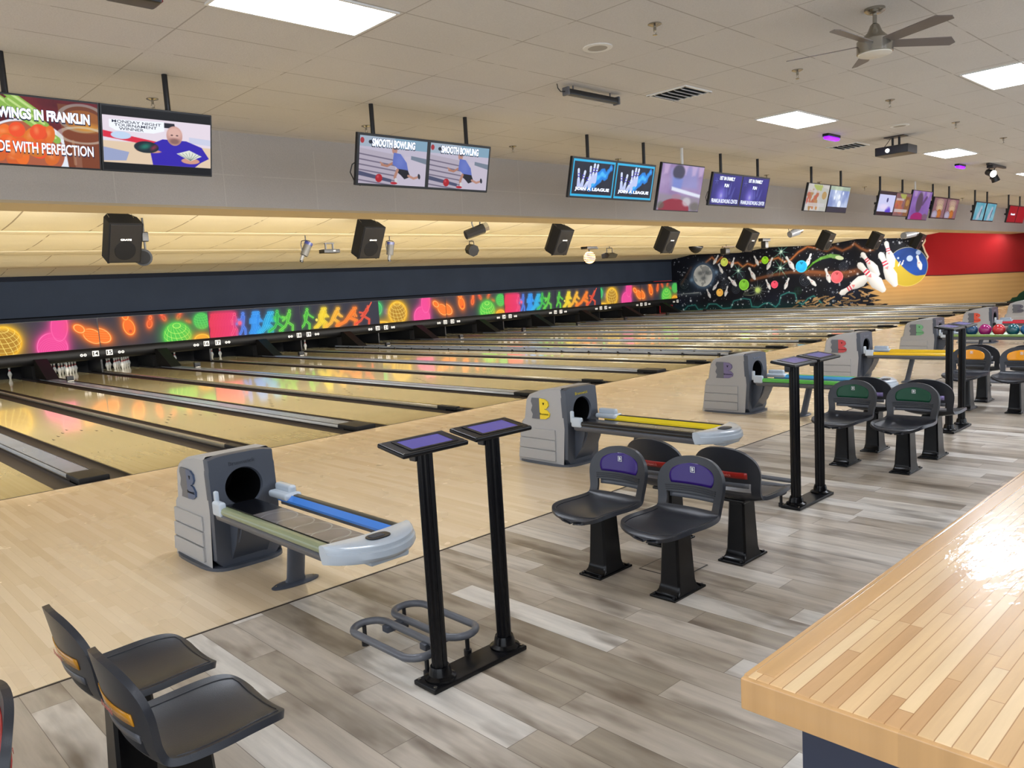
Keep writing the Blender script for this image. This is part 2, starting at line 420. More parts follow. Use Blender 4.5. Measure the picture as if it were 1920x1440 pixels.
# lane ceiling: long shallow steps running across the lanes
prof = [(0.5, 3.14), (3.3, 3.29), (4.75, 3.155), (7.1, 3.31), (8.9, 3.17), (12.0, 3.28), (13.5, 3.125), (16.6, 3.24), (17.95, 3.07)]
bm = bmesh.new()
pts = []
for (a, za), (b, zb) in zip(prof, prof[1:]):
    n = 4
    for k in range(n):
        t = k/n; pts.append((a+(b-a)*t, za+(zb-za)*t - 0.018*math.sin(PI*t) * (1 if zb < za else -0.3)))
pts.append(prof[-1])
prism(bm, pts + [(17.95, 3.7), (0.5, 3.7)], XL, XW, 0)
struct(obj('ceiling', bm, M['lane_ceiling'], smooth=0))
# back wall above the pins, with its two rails
bm = bmesh.new(); bx(bm, ((XL+XW)/2, 18.0, 2.5), (XW-XL, 0.1, 1.3)); struct(obj('wall_back', bm, M['blue_wall'], smooth=0))
bm = bmesh.new(); bx(bm, ((XL+XW)/2, 17.93, 3.02), (XW-XL, 0.05, 0.17)); struct(obj('trim_4', bm, M['dark_blue'], smooth=0))
bm = bmesh.new(); bx(bm, ((XL+XW)/2, 17.75, 1.80), (XW-XL, 0.42, 0.03)); bx(bm, ((XL+XW)/2, 17.56, 1.755), (XW-XL, 0.05, 0.07)); struct(obj('trim_5', bm, M['dark_blue'], smooth=0))
bm = bmesh.new(); bx(bm, ((XL+XW)/2, 19.35, 1.0), (XW-XL, 0.1, 2.4)); struct(obj('wall_pit', bm, M['black_matte'], smooth=0))
# walls behind and left of camera left out so world light fills the hall

# ------------------------------------------------------------------ right-hand wall with its mural
def mural():
    p = Pic(17.95, -2.6, -0.05, 3.36, 1150, 190, (11, 14, 24))
    n1 = p.noise(0.25, 3); p.c += (np.clip(n1, 0, 1)*10)[..., None]*np.array([.6, .8, 1.6])
    # dim green ground haze at the bottom with outlines
    g = np.clip(1-(p.Y/0.55), 0, 1)*np.clip((p.X-7)/3, 0, 1)
    p.c = p.c*(1-0.75*g[..., None])+np.array([8, 46, 44])*0.75*g[..., None]
    out = [(17.2, .02), (16.9, .3), (16.4, .35), (16.2, .08), (15.7, .1), (15.5, .38), (15.0, .36), (14.6, .1), (14.1, .12), (13.9, .5), (13.3, .62), (12.9, .55), (12.8, .15), (12.4, .12), (12.1, .3), (11.8, .34), (11.4, .1), (11.2, .3), (11.1, .7), (10.7, .85), (10.3, .78), (10.2, .35), (9.9, .2), (9.6, .5), (9.3, .62), (9.0, .35), (8.8, .1)]
    p.glow(p.line(out, 0.008), (60, 150, 145), 0.03, 0.75)
    # copper cloud ribbons
    for rib, wd, a in (([(15.6, 2.75), (15.2, 3.0), (14.9, 2.7), (14.6, 2.95), (14.3, 2.75), (14.0, 2.55), (13.6, 2.6), (13.3, 2.35), (13.0, 2.5), (12.6, 2.35), (12.2, 2.6), (11.7, 2.6), (11.2, 2.7), (10.9, 2.45), (10.5, 2.55), (10.1, 2.9), (9.6, 3.15), (9.2, 3.05)], .02, .8),
                       ([(9.0, 3.0), (8.6, 2.85), (8.2, 3.0), (7.8, 2.8), (7.4, 2.95), (7.2, 3.1), (6.9, 2.85), (6.6, 2.7), (6.3, 2.75)], .03, .55),
                       ([(17.3, 1.6), (16.6, 2.5)], .03, .25), ([(12.8, 1.6), (11.6, 1.8), (10.5, 1.9), (9.4, 1.85), (8.2, 1.7), (7.2, 1.75)], .05, .45), ([(9.6, 1.8), (8.7, 1.7), (7.6, 1.6), (6.9, 1.8)], .12, .35)):
        p.glow(p.line(rib, wd), (206, 120, 66), 0.05, a)
    p.glow(p.line(rib, .1), (70, 40, 28), .1, .3)
    # stars
    r = np.random.RandomState(4)
    for i in range(620):
        x = 17.8-r.rand()*13.6; y = 0.1+r.rand()*3.1; s = r.rand()**3*0.045+0.011
        j0 = int((17.95-x)/20.55*1150); i0 = int((y+.05)/3.41*190); a, b = max(0, j0-5), j0+6; c_, d_ = max(0, i0-5), i0+6
        dd = np.hypot(p.X[c_:d_, a:b]-x, p.Y[c_:d_, a:b]-y); k = (np.exp(-(dd/s)**2)*(0.5+0.5*r.rand()))[..., None]
        p.c[c_:d_, a:b] = p.c[c_:d_, a:b]*(1-k)+np.array([225, 232, 245])*k
    # bursts
    for x, y, L, col in ((11.04, 3.0, .75, (120, 210, 190)), (11.1, 2.15, .75, (120, 200, 170)), (13.57, 2.15, .7, (110, 190, 170)), (12.43, 1.04, .7, (120, 130, 150))):
        for k in range(8 if y > 1.5 else 14):
            a = k*2*PI/(8 if y > 1.5 else 14)+.2; LL = L*(1 if k % 2 else .6)
            p.f(p.seg((x, y), (x+math.cos(a)*LL, y+math.sin(a)*LL), (.018, .001)), col, .75)
        p.glow(p.circ(x, y, .04), (225, 250, 240), .05, .9)
    p.glow(p.circ(12.43, 1.04, .12), (190, 220, 110), .06, .95)
    for k in range(4): p.f(np.abs(p.ell(12.75, .98, .55-.09*k, .16+.02*k, -.25))-.008, (150, 160, 130), .5)
    # line-drawn orbs
    for x, y, rr in ((17.1, 1.6, .28), (14.55, 1.9, .24), (14.4, 1.45, .24), (13.4, 1.85, .22), (13.75, 1.15, .24), (11.7, 1.86, .18), (9.75, 1.45, .3), (7.75, 2.02, .22), (10.15, .9, .2)):
        for k in range(3): p.f(np.abs(p.circ(x, y, rr*(1-.3*k)))-.008, (120, 132, 150) if y > .95 or x > 11 else (18, 84, 40), .6)
        p.f(p.seg((x-rr*.8, y), (x+rr*.8, y), .006), (120, 132, 150), .4); p.f(p.seg((x, y-rr*.8), (x, y+rr*.8), .006), (120, 132, 150), .4)
    # moon disc with ring
    p.glow(p.ell(15.83, 2.0, .70, .68), (86, 110, 142), .16, .8)
    p.f(p.ell(15.83, 2.0, .72, .70), (66, 84, 108), .8, .1); p.f(p.ell(15.83, 2.0, .62, .62), (196, 200, 204))
    mn = p.noise(1.1, 9); ins = p.ell(15.83, 2.0, .6, .6) < 0
    p.c = np.where((ins & (mn > .15))[..., None], p.c*.62+np.array([60, 66, 74])*.38, p.c)
    for x, y in ((16.0, 2.15), (15.55, 2.15), (15.8, 1.85)): p.glow(p.ell(x, y, .1, .07), (92, 98, 106), .08, .8)
    for x, y in ((14.95, 2.15), (16.6, 1.8)): p.glow(p.circ(x, y, .06), (120, 150, 185), .08, .8)
    # comets
    p.f(p.seg((17.6, 1.0), (16.15, 1.05), (.005, .03)), (190, 196, 204), .8); p.glow(p.seg((17.6, 1.0), (16.2, 1.0), .04), (110, 120, 130), .08, .4)
    cm = [(9.7, 1.95), (9.3, 2.3), (8.9, 2.5), (8.4, 2.6), (8.0, 2.5)]
    for i, (a, b) in enumerate(zip(cm, cm[1:])): p.f(p.seg(a, b, (.02+.025*i, .045+.025*i)), (76+i*16, 150+i*10, 30+i*24), .9, .05)
    p.f(p.ell(7.95, 2.46, .22, .1, .25), (205, 222, 190))
    def ball(x, y, r_, col):
        p.f(p.circ(x, y, r_), col); p.f(np.abs(p.circ(x, y, r_*.93))-r_*.06, tuple(min(255, v*1.18+18) for v in col), .8)
        p.f(p.ell(x+.2*r_, y+.1*r_, r_*.5, r_*.5), tuple(min(255, v*1.15+12) for v in col), .5, r_*.5)
        for dx, dy in ((-.15, .6), (.1, .62), (-.02, .42)): p.f(p.circ(x+dx*r_, y+dy*r_, r_*.08), tuple(v*.25 for v in col))
    def pin(x, y, L, ang, big=False):
        """head up before rotation; x grows to the viewer's left"""
        c, q = math.cos(ang), math.sin(ang)
        def T(u, v): return (x+(u*c+v*q), y+(-u*q+v*c))
        u = (p.X-x)*c-(p.Y-y)*q; v = (p.X-x)*q+(p.Y-y)*c; v = v/L*15+7.5; u = u/L*15
        hw = np.interp(v, [0, .4, 2, 4.5, 7.5, 9.5, 11, 12.2, 13.5, 14.5, 15], [0, .9, 1.45, 2.35, 1.85, 1.05, .92, 1.05, 1.27, .85, 0])
        d = (np.abs(u)-hw)*L/15*.9
        d = np.where((v < 0) | (v > 15), np.maximum(d, .02), d)
        p.f(d, (212, 214, 220)); p.f(np.abs(d+.02*L)-.018*L, (190, 196, 206), .35 if big else .5)
        if big:
            for v0 in (9.6, 10.7): p.f(np.maximum(d, (np.abs(v-v0)-.28)*L/15), (196, 42, 72), .95)
            p.f(p.poly([T(0, -.01*L), T(-.06*L, .08*L), T(.06*L, .07*L)]), (216, 110, 118), .8)
            sh = np.clip((u+.8)/3, 0, 1)*(d < 0); p.c = p.c*(1-.22*sh[..., None])
        else:
            p.f(p.ell(*T(0, -.02*L), .04*L+.01, .05*L), (150, 70, 90), .5)
            sh = np.clip((u+.2)/2, 0, 1)*(d < 0); p.c = p.c*(1-.12*sh[..., None])
    for x, y, L, a in ((14.96, 2.85, .62, -.6), (13.9, 2.62, .6, -.35), (14.68, 2.33, .62, .45), (12.48, 2.63, .6, .45), (11.7, 2.42, .72, -.5), (10.56, 2.38, .85, .55),
                       (12.75, 1.95, .8, .5), (13.95, 1.58, .75, .75), (15.02, 1.38, .6, -.7), (15.49, .98, .58, .4), (14.35, 1.06, .62, -.3), (11.82, 1.32, .62, .4), (10.76, 1.32, .66, -.4), (9.55, 2.45, .75, -.4), (8.56, 1.62, .78, .3), (9.4, 1.37, .7, .75)):
        pin(x, y, L, a)
    for x, y, r_, c in ((14.43, 2.68, .23, (196, 214, 96)), (11.97, 2.62, .2, (140, 205, 40)), (9.94, 2.16, .31, (38, 160, 222)), (13.25, 1.37, .3, (120, 190, 60)), (14.77, 1.0, .215, (236, 176, 84)), (11.45, 1.3, .2, (226, 76, 104)), (8.09, 1.52, .31, (222, 92, 104))):
        ball(x, y, r_, c)
    # splintered floor bits
    for i in range(60):
        x = 10.4-r.rand()*4.6; y = .08+r.rand()**1.5*(.25+(10.6-x)*.17); a = r.rand()*1.6-.8; L = .09+.1*r.rand()
        cc = (lambda k: (150*k, 120*k, 84*k))(.65+.5*r.rand())
        p.f(p.seg((x-L*math.cos(a), y-L*math.sin(a)*.7), (x+L*math.cos(a), y+L*math.sin(a)*.7), .035), cc, .95)
    # painted lane boards
    edge = [(6.75, 1.3), (6.45, 1.0), (6.9, .95), (6.2, .78), (6.6, .66), (6.0, .5), (6.5, .42), (5.9, .3), (6.5, .2), (5.6, .1), (5.9, -.1), (-2.7, -.1), (-2.7, 1.31), (3.9, 1.35), (4.5, 1.33), (6.3, 1.25)]
    before = p.c.copy(); inside = p.poly(edge)
    gr = p.noise(.25, 21, 3)*.5+np.interp(np.sin(p.Y*34+.35*p.X+1.6*p.noise(.18, 22, 2)), [-1, 1], [-.25, .25])
    wood = np.array([160, 128, 84])[None, None]*(1+.11*gr[..., None])
    warm = np.clip(1-np.abs(p.X-4.8)/2.2, 0, 1)[..., None]*np.clip((p.Y-.3)/.8, 0, 1)[..., None]
    wood = wood*(1-.35*warm)+np.array([220, 150, 70])*.35*warm
    k = np.clip(.5-inside/.02, 0, 1)[..., None]; p.c = before*(1-k)+wood*k
    # red painted part with its torn edge
    red = [(3.95, 3.5), (4.0, 3.2), (3.96, 2.95), (4.06, 2.78), (3.95, 2.45), (3.83, 2.22), (3.92, 2.05), (3.95, 1.36), (3.2, 1.33), (-2.7, 1.30), (-2.7, 3.5)]
    d = p.poly(red); p.f(d, (126, 8, 17))
    p.f(p.line(red[:7], .035), (206, 190, 166), .95); p.f(p.line(red[7:10], .02), (46, 16, 22), .9)
    # big ball
    p.f(p.circ(4.75, 1.82, .92), (26, 62, 138))
    bn = p.noise(.5, 31, 3); inb = p.circ(4.75, 1.82, .92) < -.01
    p.c = np.where(inb[..., None], p.c*(1+.22*bn[..., None]), p.c)
    yel = np.maximum(p.circ(4.75, 1.82, .92), -(p.line([(5.6, 2.35), (5.2, 1.75), (4.85, 1.5), (4.3, 1.38), (3.7, 1.45)], 0)*0+ (1.38+.9*np.clip(p.X-4.3, 0, 9)**1.6+.25*np.clip(4.3-p.X, 0, 9)**2-p.Y)))
    p.f(yel, (172, 152, 52)); p.f(np.abs(p.circ(4.75, 1.82, .905))-.015, (224, 200, 120), .55)
    for x, y, rr in ((4.63, 2.2, .14), (5.35, 2.25, .05), (5.15, 2.25, .05), (4.25, 2.45, .11)): p.f(p.circ(x, y, rr), (170, 190, 226), .85)
    pin(4.22, 1.98, .72, .25)
    for x, y in ((5.35, 2.05), (5.1, 1.98), (4.95, 2.02)): pin(x, y, .26, -.4)
    # big pins
    pin(5.55, 2.45, 1.35, .25, True); pin(6.45, 2.05, 1.45, .62, True)
    pin(7.2, 1.08, 1.75, PI-1.05, True); pin(6.4, 1.42, 1.95, .72, True); pin(5.62, 1.75, 1.85, .42, True)
    # painted dark green bank
    gb = [(.85, -.1), (.7, .05), (.5, .1), (.42, .22), (.25, .25), (.15, .4), (0, .5), (-.2, .58), (-.5, .9), (-2.7, 1.6), (-2.7, -.1)]
    p.f(p.poly(gb), (14, 52, 36))
    return p
p = mural()
me = p.mesh('wall_right', lambda X, Y: np.stack([np.full(X.shape, XW), X, Y], -1))
struct(obj('wall_right', me, M['mural'], smooth=0))
bm = bmesh.new(); bx(bm, (XW+0.06, (YB+19.4)/2, 2.0), (0.1, 19.4-YB, 4.2)); struct(obj('wall_right', bm, M['red_wall'], smooth=0))

# ================================================================== LANES
def lane_x(l):           # left and right edge of the boards of lane l
    i = l-12; a, b = P*i, P*(i+1)
    return (a+0.40, b-0.295) if i % 2 == 0 else (a+0.295, b-0.40)
def gutter_bm(xa, xb, y0=0.0, y1=19.0):
    bm = bmesh.new(); n = 10; out = []
    for k in range(n+1):
        a = PI*k/n; out.append(((xa+xb)/2-math.cos(a)*(xb-xa)/2, -0.012-math.sin(a)*0.075))
    out += [(xb, -0.14), (xa, -0.14)]
    prism(bm, out, y0, y1, 1); return bm
NW = {k: v for k, v in zip(range(9, 34), 'nine ten eleven twelve thirteen fourteen fifteen sixteen seventeen eighteen nineteen twenty twenty-one twenty-two twenty-three twenty-four twenty-five twenty-six twenty-seven twenty-eight twenty-nine thirty thirty-one thirty-two thirty-three'.split())}
for l in range(9, 33):
    a, b = lane_x(l)
    t = thing('bowling_lane', f'long glossy wooden bowling lane running to the number plate {NW[l]}' if l > 13 else {13: 'glossy wooden bowling lane just left of the one marked 14', 12: 'glossy wooden bowling lane, second to the left of the one marked 14', 11: 'nearest glossy wooden bowling lane cut by the left edge, beside the nearest wide divider'}.get(l, 'glossy wooden bowling lane just outside the left edge of the frame' if l == 10 else 'outermost wooden bowling lane on the left, outside the frame'), 'bowling lane', ((a+b)/2, 0, 0), group='bowling lanes')
    h = (b-a)/2
    bm = bmesh.new(); bx(bm, (0, 9.55, -0.07), (2*h, 19.1-0.02, 0.14)); obj('lane_surface', bm, M['lane'], t, smooth=0)
    i = l-12; ev = (i % 2 == 0)
    for (ga, gb) in ((-h-0.234, -h-.001), (h+.001, h+0.234)):
        obj('gutter', gutter_bm(ga, gb), M['gutter'], t, smooth=50)
    bm = bmesh.new()
    for k in range(-3, 4):
        y = 4.75-abs(k)*0.30+0.0; x = k*0.135
        v = [bm.verts.new(q) for q in ((x-0.016, y-0.07, .0015), (x+0.016, y-0.07, .0015), (x, y+0.09, .0015))]; bm.faces.new(v)
    for k in range(-5, 6):
        if k: 
            y = 2.0; x = k*.08; v = [bm.verts.new(q) for q in ((x-.007, y-.007, .0015), (x+.007, y-.007, .0015), (x+.007, y+.007, .0015), (x-.007, y+.007, .0015))]; bm.faces.new(v)
    obj('aiming_arrows', bm, M['foul'], t, smooth=0)

def divider(i):
    x = P*i; wide = (i % 2 == 0); near = {0: 'nearest', -1: 'leftmost', -2: 'leftmost', -3: 'leftmost'}
    ll = i+11
    lab = (f'wide grey capped divider between the lanes numbered {NW.get(ll, ll)} and {NW.get(ll+1)} with a black end block' if wide else f'narrow polished rail divider between the lanes numbered {NW.get(ll)} and {NW.get(ll+1)}')
    t = thing('lane_divider', lab, 'lane divider', (x, 0, 0), group='lane dividers')
    hw = 0.165 if wide else 0.06
    bm = bmesh.new(); bx(bm, (0, 8.95, -0.045), (2*hw, 17.2, 0.11)); obj('divider_body', bm, M['black'], t, smooth=0)
    bm = bmesh.new()
    if wide:
        out = [(-hw+.012, .01), (-hw+.03, .036), (-hw+.06, .042), (hw-.06, .042), (hw-.03, .036), (hw-.012, .01)]
        prism(bm, out, 0.5, 17.0, 1)
        obj('capping', bm, M['capping'], t, smooth=50)
        bm = bmesh.new()
        for s in (-1, 1): bx(bm, (s*(hw-.045), 8.75, .044), (.008, 16.4, .004))
        obj('capping_groove', bm, M['black'], t, smooth=0)
        bm = bmesh.new(); bx(bm, (0, 0.27, .025), (2*hw-.01, .50, .075), bev=.018)
        obj('end_cap', bm, M['black_satin'], t)
        # hood where the ball goes under, just before the masks
        bm = bmesh.new(); prism(bm, [(16.1, .042), (17.2, .60), (17.36, .60), (17.36, .042)], -.163, .163, 0)
        obj('return_hood', bm, M['black_matte'], t, smooth=0)
        if i >= 2:
            s = thing('lane_sensor', f'small black sensor box on the divider between the lanes numbered {NW.get(ll)} and {NW.get(ll+1)}', 'sensor', (x+.05, 14.6, .0465), group='sensor boxes on the wide dividers')
            bm = bmesh.new(); bx(bm, (0, 0, .09), (.17, .12, .12), bev=.01); obj('housing', bm, M['black'], s)
            bm = bmesh.new(); bx(bm, (0, -.01, .014), (.16, .14, .028), bev=.006); obj('bracket', bm, M['steel'], s)
    else:
        n = 8; out = [(-.035*math.cos(PI*k/n), .012+.04*math.sin(PI*k/n)) for k in range(n+1)]
        prism(bm, out, 0.55, 17.35, 1); obj('rail', bm, M['rail'], t, smooth=60)
        bm = bmesh.new(); bx(bm, (0, 0.35, .03), (.10, .46, .06), bev=.012); bx(bm, (0, 0.09, .018), (.07, .16, .04), bev=.01)
        obj('end_cap', bm, M['black_satin'], t)
    return t
for i in range(-3, 22): divider(i)
# raised gutter bumpers around the divider of lanes 19 and 20
for s, lb in ((-1, 'left'), (1, 'right')):
    t = thing('gutter_bumper', f'long raised bumper rail on small brackets in the {lb} gutter beside lanes 19 and 20', 'bumper rail', (P*8+s*0.26, 0, 0), group='raised gutter bumpers')
    bm = bmesh.new()
    for k in range(17): bx(bm, (0, 1.2+k*1.0, .055), (.03, .98, .05), bev=.008)
    obj('rail', bm, M['capping'], t)
    bm = bmesh.new()
    for k in range(18): bx(bm, (0, .7+k*1.0, .0), (.06, .05, .12), bev=.006)
    obj('brackets', bm, M['black'], t)

# ------------------------------------------------------------------ pinsetter masks
def mask_pic(kind):
    asp = 3.5/.925; p = Pic(0, asp, 0, 1, 560, 150, (38, 38, 50))
    def globe(x, y, r, col, line, fill=None, rot=0):
        p.glow(p.circ(x, y, r), col, r*.30, .85); p.f(p.circ(x, y, r), col, 1, .02)
        if fill: p.f(p.ell(x, y-.02, r*.86, r*.84), fill, .8, .3*r)
        ins = p.circ(x, y, r*.97)
        dx, dy = (p.X-x)/r, (p.Y-y)/r; z = np.sqrt(np.clip(1-dx**2-dy**2, 0, 1))
        c_, q = math.cos(.5+rot), math.sin(.5+rot)
        y2 = dy*c_+z*q*.8; x2 = dx
        lat = np.arcsin(np.clip(y2, -1, 1)); lon = np.arctan2(x2+dy*.35, z*c_-dy*q+.35)
        for f_, st in ((lat, .3), (lon, .3)):
            k = np.abs(((f_/st+50) % 1)-.5)*st
            p.f(np.maximum(k*r-.008, ins), line, .85)
    def blob(x, y, a, b, ang, col, hi, gl=.06):
        d = p.ell(x, y, a, b, ang); p.glow(d, col, gl*2.2, .8); p.f(d, col, .9, .05); p.f(np.abs(d+.02)-.012, hi, .8)
    def pinb(x, y, s, ang, col, hi, hole=True):
        blob(x, y, .17*s, .26*s, ang, col, hi, .045*s**.5); q, c_ = math.sin(ang), math.cos(ang)
        blob(x-q*.36*s, y+c_*.36*s, .1*s, .15*s, ang, col, hi, .03)
        if hole: p.f(p.circ(x+q*.13*s, y-c_*.13*s, .045*s), (200, 66, 30), .9)
        else:
            for k in range(5): p.f(np.maximum(np.abs(p.line([(x-.2*s, y-.1*s+k*.06*s), (x+.2*s, y-.16*s+k*.06*s)], 0))-.004, p.ell(x, y, .15*s, .23*s, ang)), hi, .6)
    if kind == 'A':
        p.glow(p.circ(-.12, .66, .3), (40, 190, 90), .1); p.f(np.abs(p.circ(-.12, .66, .28))-.01, (120, 235, 140), .8)
        blob(.42, .5, .12, .12, 0, (70, 66, 130), (80, 80, 150)); blob(.0, -.02, .5, .12, 0, (236, 170, 30), (255, 220, 90))
        globe(1.0, .42, .5, (250, 186, 26), (255, 226, 110), (150, 104, 26), .2)
        blob(2.35, .12, .46, .5, .1, (236, 60, 140), (255, 120, 180)); blob(2.62, .78, .26, .5, -.1, (236, 60, 140), (250, 90, 160))
        for k in range(7): p.f(np.maximum(np.abs(p.ell(2.35, .0, .1+.06*k, .08+.06*k))-.004, p.ell(2.35, .12, .42, .46)), (255, 130, 190), .5)
        pinb(3.6, .4, 1.35, .95, (250, 110, 26), (255, 196, 110), False)
    if kind == 'B':
        pinb(.06, .4, 1.35, .95, (250, 110, 26), (255, 196, 110), False)
        pinb(.98, .62, 1.15, .22, (250, 104, 24), (255, 180, 80)); pinb(1.68, .68, .62, -.22, (232, 82, 28), (255, 130, 70))
        for x, y, s_, a in ((2.2, .85, .45, .5), (2.72, .86, .4, -.5), (3.08, .66, .25, 1.2)): pinb(x, y, s_, a, (226, 60, 34), (255, 110, 70))
        globe(2.62, .18, .5, (70, 190, 60), (190, 250, 100), None, .3)
        globe(3.55, .66, .3, (60, 176, 70), (90, 210, 90)); blob(3.5, -.02, .3, .2, 0, (240, 160, 30), (255, 200, 60))
    def man(x, s, lean, col, hi, arm=0, step=.3, ball=False, gl=.06, al=.75):
        hip = (x, .38); sh = (x+lean*.34, .38+.33*math.cos(lean)); hd = (sh[0]+lean*.1, sh[1]+.12)
        parts = [p.circ(hd[0], hd[1], .055), p.seg(hip, sh, (.05, .075)),
                 p.line([hip, (hip[0]+step*.55, .22), (hip[0]+step*.5, .04)], .038), p.line([hip, (hip[0]-step*.3, .2), (hip[0]-step*.9, .06)], .038),
                 p.line([sh, (sh[0]+arm*.16, sh[1]-.14), (sh[0]+arm*.3, sh[1]-.22+.3*(arm < 0)*.4)], .026), p.line([sh, (sh[0]-.13, sh[1]-.12), (sh[0]-.2+arm*.1, sh[1]-.26)], .026)]
        d = parts[0]
        for q in parts[1:]: d = np.minimum(d, q)
        p.glow(d, col, gl, al); p.f(d, col, .7, .03); p.f(np.abs(d+.004)-.006, hi, .85)
        if ball: p.f(p.circ(sh[0]-.26, sh[1]-.32, .06), hi, .9)
    if kind == 'C':
        for k in range(8): man(.12+.11*k, 1, .08, (222, 40, 66+k*4), (238, 60, 90), .5, .12, gl=.09, al=.9)
        man(.98, 1, .1, (228, 44, 100), (255, 120, 140), .8, .15)
        man(1.32, 1, .1, (60, 110, 220), (110, 150, 250), -.6, .15); p.glow(p.circ(1.2, .48, .05), (255, 90, 120), .05)
        for k in range(4): man(1.72+.07*k, 1, .15, (34, 130, 226), (80, 180, 255), .5, .15, gl=.04, al=.6)
        for k in range(3): man(2.2+.09*k, 1, .5, (30, 160, 220), (90, 210, 255), .6, .3, al=.5)
        man(2.75, 1, .1, (40, 170, 60), (110, 235, 110), 1.0, .4); man(3.2, 1, .3, (80, 190, 50), (150, 245, 100), -1, .4)
    if kind == 'D':
        man(.2, 1, .25, (70, 185, 50), (140, 245, 90), .9, .3)
        for k in range(3): man(.85+.08*k, 1, .35, (236, 200, 30), (255, 236, 90), .5, .3, k == 0, al=.5)
        for k in range(2): man(1.45+.08*k, 1, .6, (240, 166, 30), (255, 214, 110), .7, .4, al=.6)
        for k in range(2): man(2.2+.1*k, 1, .75, (240, 110, 26), (255, 160, 70), .3, .65, gl=.06)
        man(3.0, 1, .6, (222, 60, 36), (255, 110, 80), -1.3, .5, gl=.03); p.f(p.seg((3.25, .68), (3.45, .95), .03), (240, 80, 50), .9)
    p.c = p.c*.9+np.array([15, 16, 19])
    return p
MASK = {}
for kd in 'ABCD':
    MASK[kd] = mask_pic(kd).mesh('mask_panel', lambda X, Y: np.stack([0.012+X*.925*(3.476/3.5), np.zeros(X.shape), .792+Y*.915], -1))
order = {1: 'D', 3: 'B', 5: 'C', 7: 'D', 9: 'A', 11: 'B', 13: 'C', 15: 'D', 17: 'A', 19: 'B', -1: 'C'}
order[1] = 'A'; order[-1] = 'D'
desc = {'A': 'yellow and pink glowing balls', 'B': 'orange pins and a green globe', 'C': 'red, blue and green dancing bowler figures', 'D': 'green, yellow and orange bowler figures'}
circ_bm = lambda: None
for i in range(-1, 20, 2):
    x = P*i; l1, l2 = i+12, i+13
    t = thing('pinsetter_mask', f'long dark panel of {desc[order[i]]} above lanes {NW[l1]} and {NW[l2]}', 'masking unit', (x, YM, 0), group='masking units over the pin decks')
    o = bpy.data.objects.new('printed_panel', MASK[order[i]]); C.objects.link(o); o.parent = t
    if not o.data.materials: o.data.materials.append(M['mask'])
    bm = bmesh.new(); bx(bm, (P, .03, 1.25), (3.5, .04, .94)); obj('panel_backing', bm, M['black'], t, smooth=0)
    bm = bmesh.new(); out = [(.05, .79), (-.05, .78), (-.10, .70), (-.12, .60), (-.10, .50), (-.03, .44), (.05, .42)]
    prism(bm, out, .0, 3.5, 0); obj('lower_rail', bm, M['black_satin'], t, smooth=60)
    for q, n_ in ((.20, l1), (3.30, l2)):
        bm = bmesh.new(); bx(bm, (q, -.135, .62), (.19, .012, .17)); pl = obj('number_plate', bm, M['white_txt'], t, smooth=0)
        tx = fit_text('lane_number', str(n_), -.075, .075, 0, .12, M['black_matte'], pl, 0, bold=.02); tx.location = (q, -.143, .62)
    for q in (.50, .60, 2.90, 3.00):
        bm = bmesh.new(); cyl(bm, (q, -.118, .60), (q, -.135, .60), .045, n=16); ip = obj('pin_indicator', bm, M['white_txt'], t)
        bm = bmesh.new(); cyl(bm, (q, -.130, .60), (q, -.139, .60), .015, n=10); obj('indicator_dot', bm, M['black'], ip)
    # partition wall between two pin decks, in the middle and at the left end
    for q, wd in ((.03, .05), (P, .34)):
        bm = bmesh.new(); bx(bm, (q, .87, .286), (wd, 1.4, .56)); pt = obj('partition', bm, M['black_matte'] if wd > .1 else M['black'], t, smooth=0)

# ------------------------------------------------------------------ pins
def make_pin():
    t = thing('bowling_pin', '', 'bowling pin', group='bowling pins')
    k = .0254
    prof = [(0, 0), (1.0, 0), (1.05, .12), (1.41, 2.2), (1.8, 3.4), (2.27, 4.5), (2.36, 5.2), (2.1, 6.6), (1.6, 7.8), (1.1, 9), (.92, 10), (.93, 10.9), (1.05, 12), (1.25, 13.2), (1.2, 14), (.85, 14.7), (.4, 15), (0, 15)]
    bm = bmesh.new(); lathe(bm, [(r*k, z*k) for r, z in prof], 18); obj('pin_body', bm, M['pin'], t, smooth=60)
    for z in (9.4, 10.4):
        bm = bmesh.new(); r = 1.02; lathe(bm, [(.9*k, (z-.36)*k), ((r+.06)*k, (z-.35)*k), ((1.02)*k, (z+.35)*k), (.85*k, (z+.36)*k)], 18); obj('neck_stripe', bm, M['pin_red'], t, smooth=60)
    return t
pin0 = make_pin(); first = True
def pinpos(l, r, k):
    a, b = lane_x(l); return ((a+b)/2+(k-r/2)*.3048, 18.29+r*.264)
full = [(r, k) for r in range(4) for k in range(r+1)]
sets = {14: full, 15: full, 13: [(3, 3)], 16: [(3, 2)], 17: [(3, 0), (3, 2), (3, 1)], 18: [(2, 0), (3, 1)], 19: [(3, 0), (2, 0), (1, 0)], 20: [(2, 1)], 21: [(3, 0)], 23: [(3, 0), (2, 0), (3, 1)],
        25: [(3, 0), (2, 0), (3, 1), (1, 0)], 27: [(3, 0), (2, 0), (3, 1), (1, 0)], 29: [(3, 0), (2, 0), (3, 1), (1, 0)], 31: [(3, 0), (2, 0), (3, 1), (1, 0)]}
